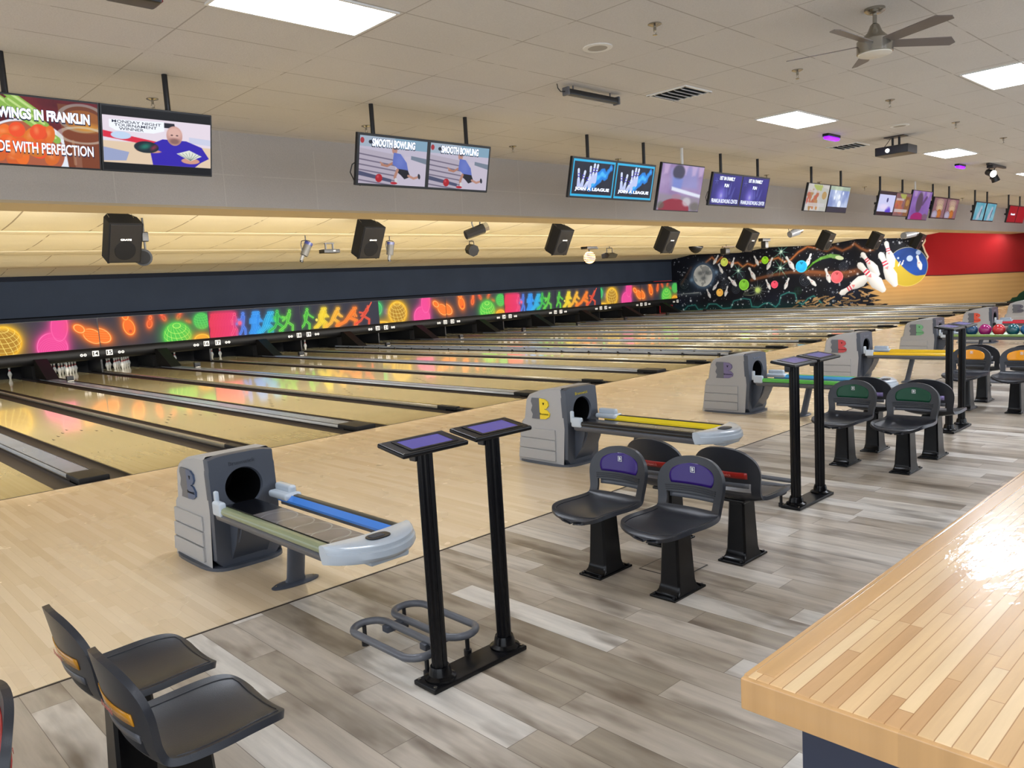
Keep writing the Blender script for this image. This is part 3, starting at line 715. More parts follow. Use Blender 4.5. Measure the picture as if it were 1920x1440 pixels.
def spot(l, r, k, s):
    if len(s) == 1: return f'white bowling pin standing alone on the pin deck of lane {NW[l]}'
    if len(s) < 5:
        n_ = sorted(s, key=lambda q: (pinpos(l, *q)[0], q)).index((r, k))
        w_ = {0: 'leftmost', len(s)-1: 'rightmost'}.get(n_, 'second from left' if n_ == 1 else 'third from left')
        return f'white red-striped bowling pin, {w_} of the {len(s)} visible on lane {NW[l]}'
    row = ['front', 'second', 'third', 'back'][r]; pos = {1: ['head pin alone in'], 2: ['left pin of', 'right pin of'], 3: ['left pin of', 'middle pin of', 'right pin of'], 4: ['far left pin of', 'inner left pin of', 'inner right pin of', 'far right pin of']}[r+1][k]
    return f'white red-striped bowling pin, {pos} the {row} row on lane {NW[l]}'
for l, s in sets.items():
    for (r, k) in s:
        x, y = pinpos(l, r, k); lab = spot(l, r, k, s)
        if first: pin0.location = (x, y, 0); pin0['label'] = lab; pin0['group'] = f'bowling pins on lane {NW[l]}'; first = False
        else: dup(pin0, (x, y, 0), 0, lab, f'bowling pins on lane {NW[l]}')

# ================================================================== BALL RETURNS
HOODP = [(.36, .0), (.36, .03), (.345, .05), (.30, .42), (.275, .445), (.26, .455), (.22, .66), (.17, .715), (.02, .765), (-.15, .795), (-.31, .80), (-.34, .79), (-.38, .40), (-.36, .0)]
def make_return():
    """origin on the floor under the hood; the rack reaches towards -Y"""
    t = thing('ball_return', '', 'ball return', group='ball returns')
    bm = bmesh.new(); 
    out = [(math.copysign(abs(math.cos(a))**.5, math.cos(a))*.29, math.copysign(abs(math.sin(a))**.5, math.sin(a))*.40) for a in [2*PI*k/32 for k in range(32)]]
    prism(bm, out, 0, .022, 2); obj('base_flange', bm, M['hood_dark'], t)
    # hood: loft of side profile with light grey sides and slate front
    def side(xs): return [(y, z) for y, z in HOODP]
    bm = bmesh.new()
    body = [(y, z) for y, z in HOODP if y > -.30] + [(-.27, .797), (-.30, 0.0)]
    body = [(.36, .0), (.36, .03), (.345, .05), (.30, .42), (.275, .445), (.26, .455), (.22, .66), (.17, .715), (.02, .765), (-.12, .792), (-.29, .797), (-.325, .40), (-.30, .0)]
    n = len(body)
    rings = []
    for xs, sc in ((-.245, .93), (-.225, 1.0), (.225, 1.0), (.245, .93)):
        rings.append([Vector((xs*(1+.10*max(0, (.45-z))*1.2) if z < .45 else xs*.985, y*(sc if abs(y) > .1 and y > 0 else 1), z*(1 if z < .1 else (1-(1-sc)*.35)))) for y, z in body])
    ring_loft(bm, rings)
    bmesh.ops.delete(bm, geom=[f for f in bm.faces if all(v.co.y < -.26 for v in f.verts)], context='FACES'); obj('hood', bm, M['hood_grey'], t, smooth=28)
    # louvre steps on the skirt
    for s in (-1, 1):
        bm = bmesh.new()
        for k in range(3):
            z0 = .09+.11*k; x = s*(.262-.006*k)
            prism(bm, [(-.20, z0-.045), (.33-.012*k, z0-.045), (.315-.012*k, z0+.058), (-.20, z0+.058)], x-.012, x+.012, 0)
        bmesh.ops.bevel(bm, geom=list(bm.edges), offset=.004, segments=1, affect='EDGES')
        obj('louvre', bm, M['hood_grey'], t, smooth=30)
    # slate front shell
    bm = bmesh.new(); N = 40; hole = []; rim = []; dep = []
    cz, R = .555, .128
    yfront = lambda z: -.345-.05*max(0, (.62-z))*0 - .0+ (-.02*(z < .5))
    outline = []
    def fy(z): return np.interp(z, [0, .40, .80], [-.335, -.365, -.345])
    for k in range(N):
        a = 2*PI*k/N; cx_, sz = math.cos(a), math.sin(a)
        # rounded-rectangle outline point in direction a from (0, cz)
        hw = .245; top, bot = .80-cz, cz-0.0
        tx = hw/abs(cx_) if abs(cx_) > 1e-6 else 9; tz = (top if sz > 0 else bot)/abs(sz) if abs(sz) > 1e-6 else 9
        d = min(tx, tz); x = cx_*d; z = cz+sz*d
        if z > .7: x *= .985; z -= .02*(abs(x)/.245)**4
        outline.append((x, z)); hole.append((cx_*R, cz+sz*R))
    vo = [bm.verts.new((x*.97, fy(z), z-.006*(z > .7))) for x, z in outline]
    vm = [bm.verts.new((x, fy(z)+.03, z)) for x, z in outline]
    vb = [bm.verts.new((x*1.0, fy(z)+.06, z)) for x, z in outline]
    vh = [bm.verts.new((x*1.08, fy(z)-.0, cz+(z-cz)*1.08)) for x, z in hole]
    vh2 = [bm.verts.new((x, fy(z)+.02, z)) for x, z in hole]
    vt = [bm.verts.new((x, -.05, z)) for x, z in hole]
    for A, B in ((vb, vm), (vm, vo), (vo, vh), (vh, vh2)):
        for k in range(N): j = (k+1) % N; bm.faces.new((A[k], A[j], B[j], B[k]))
    obj('front_shell', bm, M['hood_dark'], t, smooth=30)
    bm = bmesh.new()
    a_ = [bm.verts.new((x, fy(z)+.018, z)) for x, z in hole]; b_ = [bm.verts.new((x*.96, .12, cz+(z-cz)*.96)) for x, z in hole]
    for k in range(N): j = (k+1) % N; bm.faces.new((a_[k], a_[j], b_[j], b_[k]))
    bm.faces.new(b_); obj('ball_tunnel', bm, M['black_matte'], t, smooth=40)
    text('maker_name', 'Brunswick', .042, M['name_txt'], t, (0, fy(.74)-.004, .728), (PI/2, 0, 0), xs=1.1, depth=.001)
    # logo badges, one a side
    for s in (-1, 1):
        bm = bmesh.new()
        out = [(-.06, -.105), (-.052, -.06), (-.064, -.02), (-.052, .03), (-.062, .075), (-.055, .11), (0, .11), (0, -.105)]
        prism(bm, [(u*s, v) for u, v in out], 0, .012, 2)
        me_g = bm
        for v in bm.verts: v.co = Vector((s*(.2445+v.co.z), v.co.x*2.0+.0, v.co.y+.575))
        bd = obj('logo_badge', bm, M['tube_grey'], t, smooth=0)
        bm = bmesh.new()
        out = [(0, -.105), (.04, -.10), (.065, -.075), (.068, -.04), (.05, -.008), (.03, 0), (.048, .01), (.062, .04), (.058, .08), (.035, .105), (0, .11)]
        prism(bm, [(u*s, v) for u, v in out], 0, .014, 2)
        for v in bm.verts: v.co = Vector((s*(.2445+v.co.z), v.co.x*2.0+.0, v.co.y+.575))
        obj('badge_lobes', bm, M['badge'], bd, smooth=0)
        me = text_mesh('Brunswick', .030, .0006); me.transform(Matrix.Rotation(PI/2, 4, 'X')); me.transform(Matrix.Rotation(s*PI/2, 4, 'Z'))
        o = obj('badge_lettering', me, M['black_matte'], bd, smooth=0); o.location = (s*.2600, s*.062, .525); o.scale = (1, 1, 1)
        me = text_mesh('v', .05, .0006, .002); me.transform(Matrix.Rotation(PI/2, 4, 'X')); me.transform(Matrix.Rotation(s*PI/2, 4, 'Z'))
        o = obj('badge_crown', me, M['black_matte'], bd, smooth=0); o.location = (s*.2600, s*.058, .635)
    # bulge under the rack
    bm = bmesh.new(); prism(bm, [(-.30, .40), (-.52, .40), (-.50, .30), (-.43, .18), (-.34, .06), (-.30, .02)], -.13, .13, 0)
    bmesh.ops.bevel(bm, geom=list(bm.edges), offset=.02, segments=2, affect='EDGES'); obj('lower_bulge', bm, M['hood_dark'], t)
    # rails
    y0, y1 = -.50, -1.89
    for s in (-1, 1):
        bm = bmesh.new(); out = [(s*.235, .385), (s*.262, .40), (s*.268, .43), (s*.25, .45), (s*.225, .45), (s*.205, .43), (s*.205, .40)]
        prism(bm, out, y0+.03, y1, 1); rl = obj('side_rail', bm, M['tube_grey'], t, smooth=50)
        bm = bmesh.new(); out = [(s*.262, .445), (s*.268, .462), (s*.262, .482), (s*.245, .490), (s*.215, .487), (s*.195, .47), (s*.195, .452), (s*.22, .445)]
        prism(bm, out, y0, y1, 1); obj('rail_strip', bm, M['strip'] if s < 0 else M['strip3'], rl, smooth=50)
        bm = bmesh.new(); prism(bm, [(s*.166, .456), (s*.199, .486), (s*.205, .452), (s*.168, .440)], y0, y1, 1); obj('rail_cushion', bm, M['black'] if s < 0 else M['strip2'], rl, smooth=0)
    # pale connectors by the hood
    bm = bmesh.new(); bx(bm, (-.25, -.50, .475), (.05, .13, .10), bev=.018, seg=3); bx(bm, (-.23, -.42, .52), (.03, .04, .12), bev=.012); obj('rail_connector', bm, M['pale'], t)
    bm = bmesh.new(); bx(bm, (.215, -.52, .475), (.13, .26, .05), bev=.02, seg=3); bx(bm, (.235, -.50, .515), (.06, .22, .06), bev=.02, seg=3); obj('rail_connector', bm, M['pale'], t)
    # tray
    p = Pic(-.185, .07, -1.93, -.36, 60, 300, (104, 100, 100)); nn = p.noise(2.2, 5, 3)
    p.c = p.c*(1+.16*nn[..., None]); 
    for k in range(5): p.f(np.abs(p.ell(-.055, -.95-.21*k, .115, .115))-.004, (176, 180, 186), .5)
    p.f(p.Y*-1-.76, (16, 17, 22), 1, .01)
    obj('tray_plate', p.mesh('tray_plate', lambda X, Y: np.stack([X, Y, .452+.0*X], -1)), M['plate'], t, smooth=0)
    bm = bmesh.new(); bx(bm, (-.0575, -1.145, .437), (.262, 1.58, .026)); obj('tray_base', bm, M['black'], t, smooth=0)
    # end bumper
    bm = bmesh.new(); n = 16; rings = []
    secs = [(.0, .455), (.0, .492), (.012, .503), (.035, .503), (.05, .49), (.062, .46), (.058, .42), (.04, .395), (.0, .40)]
    inner = [Vector((-.285+.57*k/n, y1+.045-.035*math.sin(PI*k/n), 0)) for k in range(n+1)]
    outer = [Vector((-.285+.57*k/n, y1-.03-.19*math.sin(PI*k/n)**.7, 0)) for k in range(n+1)]
    for a, b in zip(inner, outer):
        d = (b-a); L = d.length; d.normalize()
        prof_ = [(0, .455), (0, .495), (.02, .505), (L-.03, .503), (L-.005, .488), (L-.004, .470), (L+.012, .462), (L+.016, .43), (L-.005, .405), (L-.04, .398), (.02, .40)]
        rings.append([a+d*q+Vector((0, 0, z)) for q, z in prof_])
    ring_loft(bm, rings); bmp = obj('end_bumper', bm, M['pale'], t, smooth=40)
    bm = bmesh.new(); out = [(math.copysign(abs(math.cos(a))**.7, math.cos(a))*.07, math.copysign(abs(math.sin(a))**.7, math.sin(a))*.048-1.99) for a in [2*PI*k/24 for k in range(24)]]
    prism(bm, out, .498, .511, 2); fv = obj('hand_dryer_vent', bm, M['black'], bmp)
    bm = bmesh.new()
    for k in range(5): bx(bm, (-.01, -1.965-.011*k, .512), (.08, .004, .004))
    obj('vent_slats', bm, M['tube_grey'], fv, smooth=0)
    bm = bmesh.new(); bx(bm, (.04, -1.98, .385), (.26, .12, .05), bev=.018); obj('blower_housing', bm, M['pale'], bmp)
    # foot
    bm = bmesh.new(); rings = []
    for z, yc, sc in ((.02, -.98, 1.15), (.05, -.99, 1.0), (.40, -1.07, 1.0)):
        rings.append([Vector((math.cos(a)*.062*sc+.0, yc+math.sin(a)*.034*sc, z)) for a in [2*PI*k/24 for k in range(24)]])
    ring_loft(bm, rings); ft = obj('foot_column', bm, M['hood_dark'], t, smooth=50)
    bm = bmesh.new(); lathe(bm, [(.155, 0), (.158, .008), (.14, .016), (.07, .024)], 36)
    for v in bm.verts: v.co = Vector((v.co.x*1.05, v.co.y*.42-.98, v.co.z))
    obj('foot_plate', bm, M['hood_dark'], ft, smooth=40)
    bm = bmesh.new()
    for s in (-1, 1): cyl(bm, (s*.135, -.98, .012), (s*.135, -.98, .02), .008, n=8)
    obj('foot_bolts', bm, M['steel'], ft)
    return t
M['name_txt'] = mat('name_lettering', (60, 64, 72), .4); M['badge'] = mat('badge_blue', (70, 88, 120), .3)
M['strip'] = mat('rail_olive', (132, 140, 108), .25); M['strip2'] = mat('rail_blue', (70, 130, 214), .2); M['strip3'] = mat('rail_dark', (44, 48, 48), .3)
ret0 = make_return()
RX = [-.135, 3.50, 7.04, 10.56, 14.05, 17.6, 21.15]
RY = -3.68
ret_spec = [
    ('grey ball return with blue badge and one blue rail, nearest to the viewer', (70, 88, 120), (132, 140, 108), (70, 130, 214), (60, 64, 72)),
    ('grey ball return with bright yellow badge and black and yellow rails', (236, 206, 34), (26, 26, 28), (240, 214, 40), (200, 180, 50)),
    ('grey ball return with violet badge and green rails behind the second pair of consoles', (112, 100, 140), (86, 172, 70), (60, 140, 190), (120, 130, 150)),
    ('grey ball return with red badge and yellow rails', (190, 62, 66), (232, 186, 34), (236, 190, 40), (150, 150, 160)),
    ('grey ball return with green badge holding coloured balls on its rack', (110, 172, 124), (122, 150, 84), (122, 150, 84), (150, 150, 160)),
    ('grey ball return with orange-red badge and red rails', (214, 78, 48), (206, 50, 66), (206, 50, 66), (150, 150, 160)),
    ('grey ball return farthest away, cut by the right edge', (90, 88, 100), (206, 60, 66), (206, 50, 66), (150, 150, 160))]
rets = [ret0]
def recolour(root, table):
    """give a copied thing its own coloured parts"""
    for o in kids(root):
        if o.type == 'MESH' and o.data.materials and o.data.materials[0] in table:
            o.data = o.data.copy(); o.data.materials[0] = table[o.data.materials[0]]
        recolour(o, table)
ret0.location = (RX[0], RY, 0); ret0['label'] = ret_spec[0][0]
TOP = {1: (26, 26, 28), 2: (86, 172, 70), 3: (232, 186, 34), 4: (122, 150, 84), 5: (206, 50, 66), 6: (206, 60, 66)}
for k in range(1, 7):
    r = dup(ret0, (RX[k], RY+.04*(k > 0), 0), 0, ret_spec[k][0])
    sp = ret_spec[k]
    recolour(r, {M['badge']: mat('badge_colour', sp[1], .3), M['strip']: mat('rail_colour', sp[2], .22), M['strip2']: mat('rail_colour', sp[3], .22), M['strip3']: mat('rail_colour', TOP[k], .22), M['name_txt']: mat('name_colour', sp[4], .4)})
    rets.append(r)
# balls on the fifth return
def ball(loc, rgb, lab, grp):
    bm = bmesh.new(); bmesh.ops.create_uvsphere(bm, u_segments=32, v_segments=20, radius=.108)
    t = thing('bowling_ball', lab, 'bowling ball', loc, 0, grp)
    m_ = mat('ball_'+lab.split()[0], rgb, .08, coat=.5, var=(9, .12)); obj('ball_shell', bm, m_, t, smooth=180)
    bm = bmesh.new()
    for dx, dy in ((-.02, .03), (.02, .03), (0, -.03)):
        d = Vector((dx, dy, .10)).normalized(); cyl(bm, d*.1055, d*.1086, .012, n=12)
    obj('finger_holes', bm, M['black_matte'], t)
    return t
for k, (rgb, nm) in enumerate((((30, 74, 110), 'navy blue'), ((160, 30, 110), 'magenta'), ((206, 56, 58), 'coral red'), ((26, 92, 104), 'teal'), ((36, 96, 150), 'bright blue'))):
    ball((RX[4]-.08, RY-.88-.225*k, .452+.108), rgb, f'{nm} bowling ball resting on the rack of the green-badged ball return', 'balls on the fifth return')

# ================================================================== CONSOLES, FOOT RESTS
def make_console(i):
    names = ['nearest the viewer in front of the blue-railed ball return', 'behind the purple-fronted chairs in front of the green-railed return', 'beside the orange-fronted chairs']
    gname = names[i] if i < 3 else ['far away beyond the orange-fronted chairs'][0]
    x0 = -.15+3.53*i
    t = thing('scoring_console', f'black twin-post scoring console {gname}', 'scoring console', (x0, -6.43, 0), group='scoring consoles')
    bm = bmesh.new(); bx(bm, (0, 0, .012), (.59, .16, .024), bev=.006); bp_ = obj('base_plate', bm, M['pole'], t)
    bm = bmesh.new()
    for sx in (-1, 1):
        for sy in (-1, 1): cyl(bm, (sx*.275, sy*.06, .024), (sx*.275, sy*.06, .030), .008, n=8)
    obj('plate_bolts', bm, M['steel'], bp_)
    for s in (-1, 1):
        px = .01+s*.207
        bm = bmesh.new(); lathe(bm, [(.075, .024), (.075, .034), (.055, .045), (.05, .07), (.045, .085)], 28, (px, 0, 0)); obj('floor_collar', bm, M['black_gloss'], t, smooth=40)
        bm = bmesh.new(); out = []
        for k in range(24):
            a = 2*PI*k/24; r = .0375 if k % 3 else .031; out.append((px+math.cos(a)*r, math.sin(a)*r))
        prism(bm, out, .06, 1.115, 2); po = obj('post', bm, M['pole'], t, smooth=25)
        bm = bmesh.new(); bx(bm, (px+.0, .03, 1.085), (.10, .05, .05), bev=.008); obj('neck_bracket', bm, M['black'], po)
        rot = Matrix.Rotation(math.radians(9), 3, 'X'); cz = 1.135
        T = lambda v: tuple(Vector((px, -.0, cz)) + rot @ Vector(v))
        bm = bmesh.new(); bx(bm, (px, 0, cz), (.37, .20, .022), rot, bev=.008, seg=3)
        tr = obj('tablet_case', bm, M['pole'], t)
        bm = bmesh.new(); bx(bm, T((0.01, .0, .011)), (.235, .118, .004), rot); obj('tablet_screen', bm, M['tablet'], tr, smooth=0)
        bm = bmesh.new()
        for q in ((.135, 0, .02, .14), (-.118, 0, .02, .14)): bx(bm, T((q[0], q[1], .012)), (q[2], q[3], .004), rot)
        for q in (.067, -.067): bx(bm, T((.008, q, .012)), (.27, .014, .004), rot)
        obj('screen_bezel', bm, M['black_gloss'], tr, smooth=0)
        bm = bmesh.new()
        for sx in (-1, 1):
            for sy in (-1, 1): cyl(bm, T((sx*.172, sy*.086, .010)), T((sx*.172, sy*.086, .0125)), .005, n=8)
        obj('case_screws', bm, M['steel'], tr)
    return t
con = [make_console(0)]
for i, lab in ((1, 'black twin-post scoring console behind the purple-fronted chairs, before the violet-badged ball return'), (2, 'black twin-post scoring console just left of the orange-fronted chairs'), (3, 'black twin-post scoring console farthest to the right, mostly out of view')):
    con.append(dup(con[0], (-.15+3.53*i+(.02 if i == 1 else 0), -6.42, 0), 0, lab))
def make_rack():
    t = thing('ball_bag_rack', '', 'floor rack', group='low tube floor racks')
    for s, yo in ((-1, 0), (1, .02)):
        pts = []; cx_ = s*.135
        for k in range(24):
            a = 2*PI*k/24; e = .19 if math.sin(a) >= 0 else -.19
            pts.append((cx_+math.cos(a)*.095, math.sin(a)*.095+e+yo, .115))
        # insert straight runs
        bm = bmesh.new(); tube(bm, pts, .019, 12, closed=True); lp = obj('tube_loop', bm, M['tube_grey'], t, smooth=60)
        for q in (-1, 1):
            bm = bmesh.new(); cyl(bm, (cx_+s*.04*0, q*.265+yo, .025), (cx_, q*.265+yo, .105), .011, n=12); cyl(bm, (cx_, q*.265+yo, 0), (cx_, q*.265+yo, .03), .02, n=14); obj('foot', bm, M['black'], lp)
    for q in (-.16, .16): bm = bmesh.new(); bx(bm, (0, q, .095), (.16, .05, .035), bev=.006); obj('joining_bracket', bm, M['hood_dark'], t)
    return t
rack0 = make_rack(); rack0.location = (-.22, -6.075, 0); rack0['label'] = 'low grey tube floor rack behind the nearest scoring console'
dup(rack0, (3.28, -6.06, 0), 0, 'low grey tube floor rack half hidden behind a purple-fronted set of chairs')
dup(rack0, (10.3, -6.1, 0), 0, 'low grey tube floor rack glimpsed behind the orange-fronted chairs')

# ================================================================== CHAIRS
def catmull(pts, n):
    pts = np.array(pts, float); m = len(pts); u = np.linspace(0, m-1, n); out = []
    for t in u:
        i = min(int(t), m-2); f = t-i
        p0, p1, p2, p3 = pts[max(i-1, 0)], pts[i], pts[i+1], pts[min(i+2, m-1)]
        out.append(.5*((2*p1)+(-p0+p2)*f+(2*p0-5*p1+4*p2-p3)*f*f+(-p0+3*p1-3*p2+p3)*f**3))
    return np.array(out)
#        x      z     halfwidth
CP = [(.296, .390, .02), (.294, .396, .09), (.287, .406, .145), (.270, .416, .186), (.244, .423, .210), (.20, .426, .224), (.13, .425, .230), (.03, .420, .232), (-.08, .424, .224), (-.138, .446, .214), (-.168, .492, .212), (-.183, .55, .221), (-.194, .61, .227), (-.204, .665, .216), (-.211, .705, .188), (-.217, .738, .142), (-.220, .757, .088), (-.221, .765, .02)]
NS = 90
CPI = catmull(CP, NS); S_BEND = 9.0/17
def surf(s, t, o=0.0):
    """s 0..1 from seat front to back top, t -1..1 across"""
    def S(s, t):
        i = np.clip(s, 0, 1)*(NS-1); k = int(min(i, NS-2)); f = i-k
        x, z, wd = CPI[k]*(1-f)+CPI[k+1]*f
        seat = 1/(1+math.exp((s-S_BEND)*40)); back = 1-seat
        q = t*wd/.23; x += back*.038*q*q; z += seat*(.022*abs(q)**3-.012*(1-t*t)*(1-abs(s-.35)*1.5))
        return Vector((x, t*wd, z))
    p = S(s, t)
    if o:
        e = .004; a = S(min(s+e, 1), t)-S(max(s-e, 0), t); b = S(s, min(t+e, 1))-S(s, max(t-e, -1)); n = b.cross(a)
        if n.length > 1e-9: n.normalize(); p = p+n*o
    return p
s_of = lambda z: float(np.interp(z, CPI[50:, 1], np.linspace(0, 1, NS)[50:]))
def shell_bm():
    bm = bmesh.new(); ns, nt_ = 54, 16; ss = np.linspace(0, 1, ns)
    sa, sb = s_of(.470), s_of(.545)
    ss = np.array(sorted(set(list(np.round(ss, 4)) + [sa, sb]))); ss = np.array([s for s in ss if s in (sa, sb) or min(abs(s-sa), abs(s-sb)) > .008]); ns = len(ss)
    tt = np.linspace(-1, 1, nt_+1)
    g = [[bm.verts.new(surf(s, t)) for t in tt] for s in ss]
    for i in range(ns-1):
        for j in range(nt_):
            sm = (ss[i]+ss[i+1])/2; tm = (tt[j]+tt[j+1])/2
            if sa < sm < sb and abs(tm) < .74: continue
            bm.faces.new((g[i][j], g[i+1][j], g[i+1][j+1], g[i][j+1]))
    return bm
def patch(bm, sf, o, ns=10, nt_=16, thick=.0):
    """sf(a,b) -> (s,t), a,b in 0..1; flat patch lying o above the shell"""
    g = [[bm.verts.new(surf(*sf(i/ns, j/nt_), o)) for j in range(nt_+1)] for i in range(ns+1)]
    for i in range(ns):
        for j in range(nt_): bm.faces.new((g[i][j], g[i+1][j], g[i+1][j+1], g[i][j+1]))
def make_chair(col):
    t = thing('bowling_chair', '', 'chair', group='bowlers chairs')
    sh = obj('seat_shell', shell_bm(), M['shell'], t, smooth=80)
    md = sh.modifiers.new('thick', 'SOLIDIFY'); md.thickness = .024; md.offset = 0
    md = sh.modifiers.new('bevel', 'BEVEL'); md.width = .006; md.segments = 2; md.limit_method = 'ANGLE'
    md = sh.modifiers.new('sub', 'SUBSURF'); md.levels = 1; md.render_levels = 1
    # coloured insert on the front of the back
    s0, s1 = s_of(.598), s_of(.722)
    def ins(a, b):
        h = math.sqrt(max(0, 1-((max(a, .45)-.45)/.56)**2)) if a > .45 else 1-.12*((.45-a)/.45)**3
        return s0+(s1-s0)*a, (b*2-1)*.70*max(h, .12)
    bm = bmesh.new(); patch(bm, ins, .0150); ip = obj('colour_insert', bm, col, t, smooth=80)
    md = ip.modifiers.new('thick', 'SOLIDIFY'); md.thickness = .004
    c0 = surf(s_of(.685), 0, .020)
    bm = bmesh.new()
    for dy, dz, w_, h_ in ((-.014, 0, .003, .034), (.014, 0, .003, .034), (0, .0155, .031, .003), (0, -.0155, .031, .003)): bx(bm, (c0.x+.001, dy, c0.z+dz), (.002, w_, h_))
    fr = obj('maker_badge', bm, M['white_txt'], ip, smooth=0)
    me = text_mesh('B', .026, .0004, .001); me.transform(Matrix.Rotation(PI/2, 4, 'X')); me.transform(Matrix.Rotation(PI/2, 4, 'Z'))
    o = obj('badge_letter', me, M['white_txt'], fr, smooth=0); o.location = (c0.x+.002, 0, c0.z)
    # ridges below the insert and a raised lip round the back
    bm = bmesh.new()
    for z in (.558, .570, .582):
        tube(bm, [surf(s_of(z+.004*(1-q*q)), q*.78, .014) for q in np.linspace(-1, 1, 13)], .0035, 6)
    obj('back_ridges', bm, M['shell'], t, smooth=60)
    # raised rim line round the seat pan
    bm = bmesh.new(); pts = [surf(s, -.86, .013) for s in np.linspace(.48, .22, 10)]+[surf(.20, q, .013) for q in np.linspace(-.75, .75, 9)]+[surf(s, .86, .013) for s in np.linspace(.22, .48, 10)]
    tube(bm, pts, .003, 6); obj('seat_rim', bm, M['shell'], t, smooth=60)
    # rear band
    s2, s3 = s_of(.575), s_of(.615)
    bm = bmesh.new(); patch(bm, lambda a, b: (s2+(s3-s2)*a, (b*2-1)*.66), -.0155, 2, 14); rb = obj('rear_band', bm, col, t, smooth=80)
    md = rb.modifiers.new('thick', 'SOLIDIFY'); md.thickness = .004
    c1 = surf(s_of(.595), 0, -.019)
    me = text_mesh('Brunswick', .026, .0003); me.transform(Matrix.Rotation(PI/2, 4, 'X')); me.transform(Matrix.Rotation(-PI/2, 4, 'Z'))
    o = obj('band_lettering', me, M['band_txt'], rb, smooth=0); o.location = (c1.x-.004, .0, c1.z)
    # crossbar behind the slot
    bm = bmesh.new(); patch(bm, lambda a, b: (s_of(.515)+(s_of(.545)-s_of(.515))*a, (b*2-1)*.70), -.0145, 2, 12); cb = obj('rear_bar', bm, M['tube_grey'], t, smooth=80)
    md = cb.modifiers.new('thick', 'SOLIDIFY'); md.thickness = .006
    # pedestal
    bm = bmesh.new(); rings = []
    for z, hx, hy in ((.012, .125, .078), (.03, .098, .074), (.07, .086, .068), (.25, .078, .060), (.40, .072, .054)):
        q = .012; rings.append([Vector(v) for v in ((-hx+q, -hy, z), (hx-q, -hy, z), (hx, -hy+q, z), (hx, hy-q, z), (hx-q, hy, z), (-hx+q, hy, z), (-hx, hy-q, z), (-hx, -hy+q, z))])
    ring_loft(bm, rings); pd = obj('pedestal', bm, M['black_gloss'], t, smooth=40)
    bm = bmesh.new(); bx(bm, (0, 0, .007), (.32, .175, .014), bev=.004); bx(bm, (-.125, 0, .018), (.012, .15, .012), bev=.003); bx(bm, (.125, 0, .018), (.012, .15, .012), bev=.003); obj('base_plate', bm, M['black_gloss'], pd)
    for sx in (-1, 1):
        for sy in (-1, 1): bm = bmesh.new(); cyl(bm, (sx*.142, sy*.068, .014), (sx*.142, sy*.068, .022), .008, n=8); obj('floor_bolt', bm, M['black'], pd)
    bm = bmesh.new(); bx(bm, (0, 0, .395), (.20, .15, .02), bev=.006); obj('seat_mount', bm, M['black'], t)
    return t
M['band_txt'] = mat('band_lettering', (206, 120, 110), .5)
CH = {'purple': mat('purple_insert', (48, 24, 106), .26, spec=.35), 'red': mat('red_insert', (160, 30, 22), .3), 'green': mat('green_insert', (5, 70, 44), .3, spec=.3),
      'violet': mat('lilac_insert', (150, 136, 190), .25), 'orange': mat('orange_insert', (234, 152, 20), .15, coat=.5), 'amber': mat('amber_insert', (204, 140, 26), .2), 'grey': mat('grey_insert', (140, 140, 146), .3)}
chair = {}
def place(col, x, y, face, lab, grp):
    rz = 0 if face > 0 else PI
    if col not in chair:
        c = make_chair(CH[col]); chair[col] = c; c.location = (x, y, 0); c.rotation_euler = (0, 0, rz); c['label'] = lab; c['group'] = grp; return c
    return dup(chair[col], (x, y, 0), rz, lab, grp)
ya, yb = -6.67, -6.12
place('red', -2.29, yb, -1, 'black bowling chair with a red insert just beyond the left frame edge', 'chairs facing left, nearest set')
place('red', -2.29, ya, -1, 'black bowling chair with a red insert, cut by the bottom left corner', 'chairs facing left, nearest set')
place('amber', -1.60, yb, 1, 'black chair with amber rear band, farther of the two at bottom left', 'amber-banded chairs')
place('amber', -1.60, ya, 1, 'black chair with amber rear band, nearer of the two at bottom left', 'amber-banded chairs')
place('purple', 1.245, yb, -1, 'black chair with purple insert, left and farther of the purple pair', 'purple-fronted chairs')
place('purple', 1.235, ya, -1, 'black chair with purple insert, right and nearer of the purple pair', 'purple-fronted chairs')
place('red', 1.965, yb, 1, 'black chair with red rear band peeking out between the purple-fronted chairs', 'red-banded chairs')
place('red', 1.965, ya, 1, 'black chair with red rear band at the right of the purple-fronted chairs', 'red-banded chairs')
place('green', 4.79, yb, -1, 'black chair with green insert, left and farther of the green pair', 'green-fronted chairs')
place('green', 4.77, ya, -1, 'black chair with green insert, right and nearer of the green pair', 'green-fronted chairs')
place('violet', 5.49, yb, 1, 'black chair with lilac rear band behind the left green-fronted chair', 'lilac-banded chairs')
place('violet', 5.47, ya, 1, 'black chair with lilac rear band behind the right green-fronted chair', 'lilac-banded chairs')
place('orange', 8.32, yb, -1, 'black chair with orange insert behind the third pair of console posts', 'orange-fronted chairs')
place('orange', 8.30, ya, -1, 'black chair with orange insert cut by the right frame edge', 'orange-fronted chairs')
place('grey', 9.02, yb, 1, 'black chair facing away behind the left orange-fronted chair', 'grey-banded chairs')
place('grey', 9.00, ya, 1, 'black chair facing away behind the right orange-fronted chair', 'grey-banded chairs')

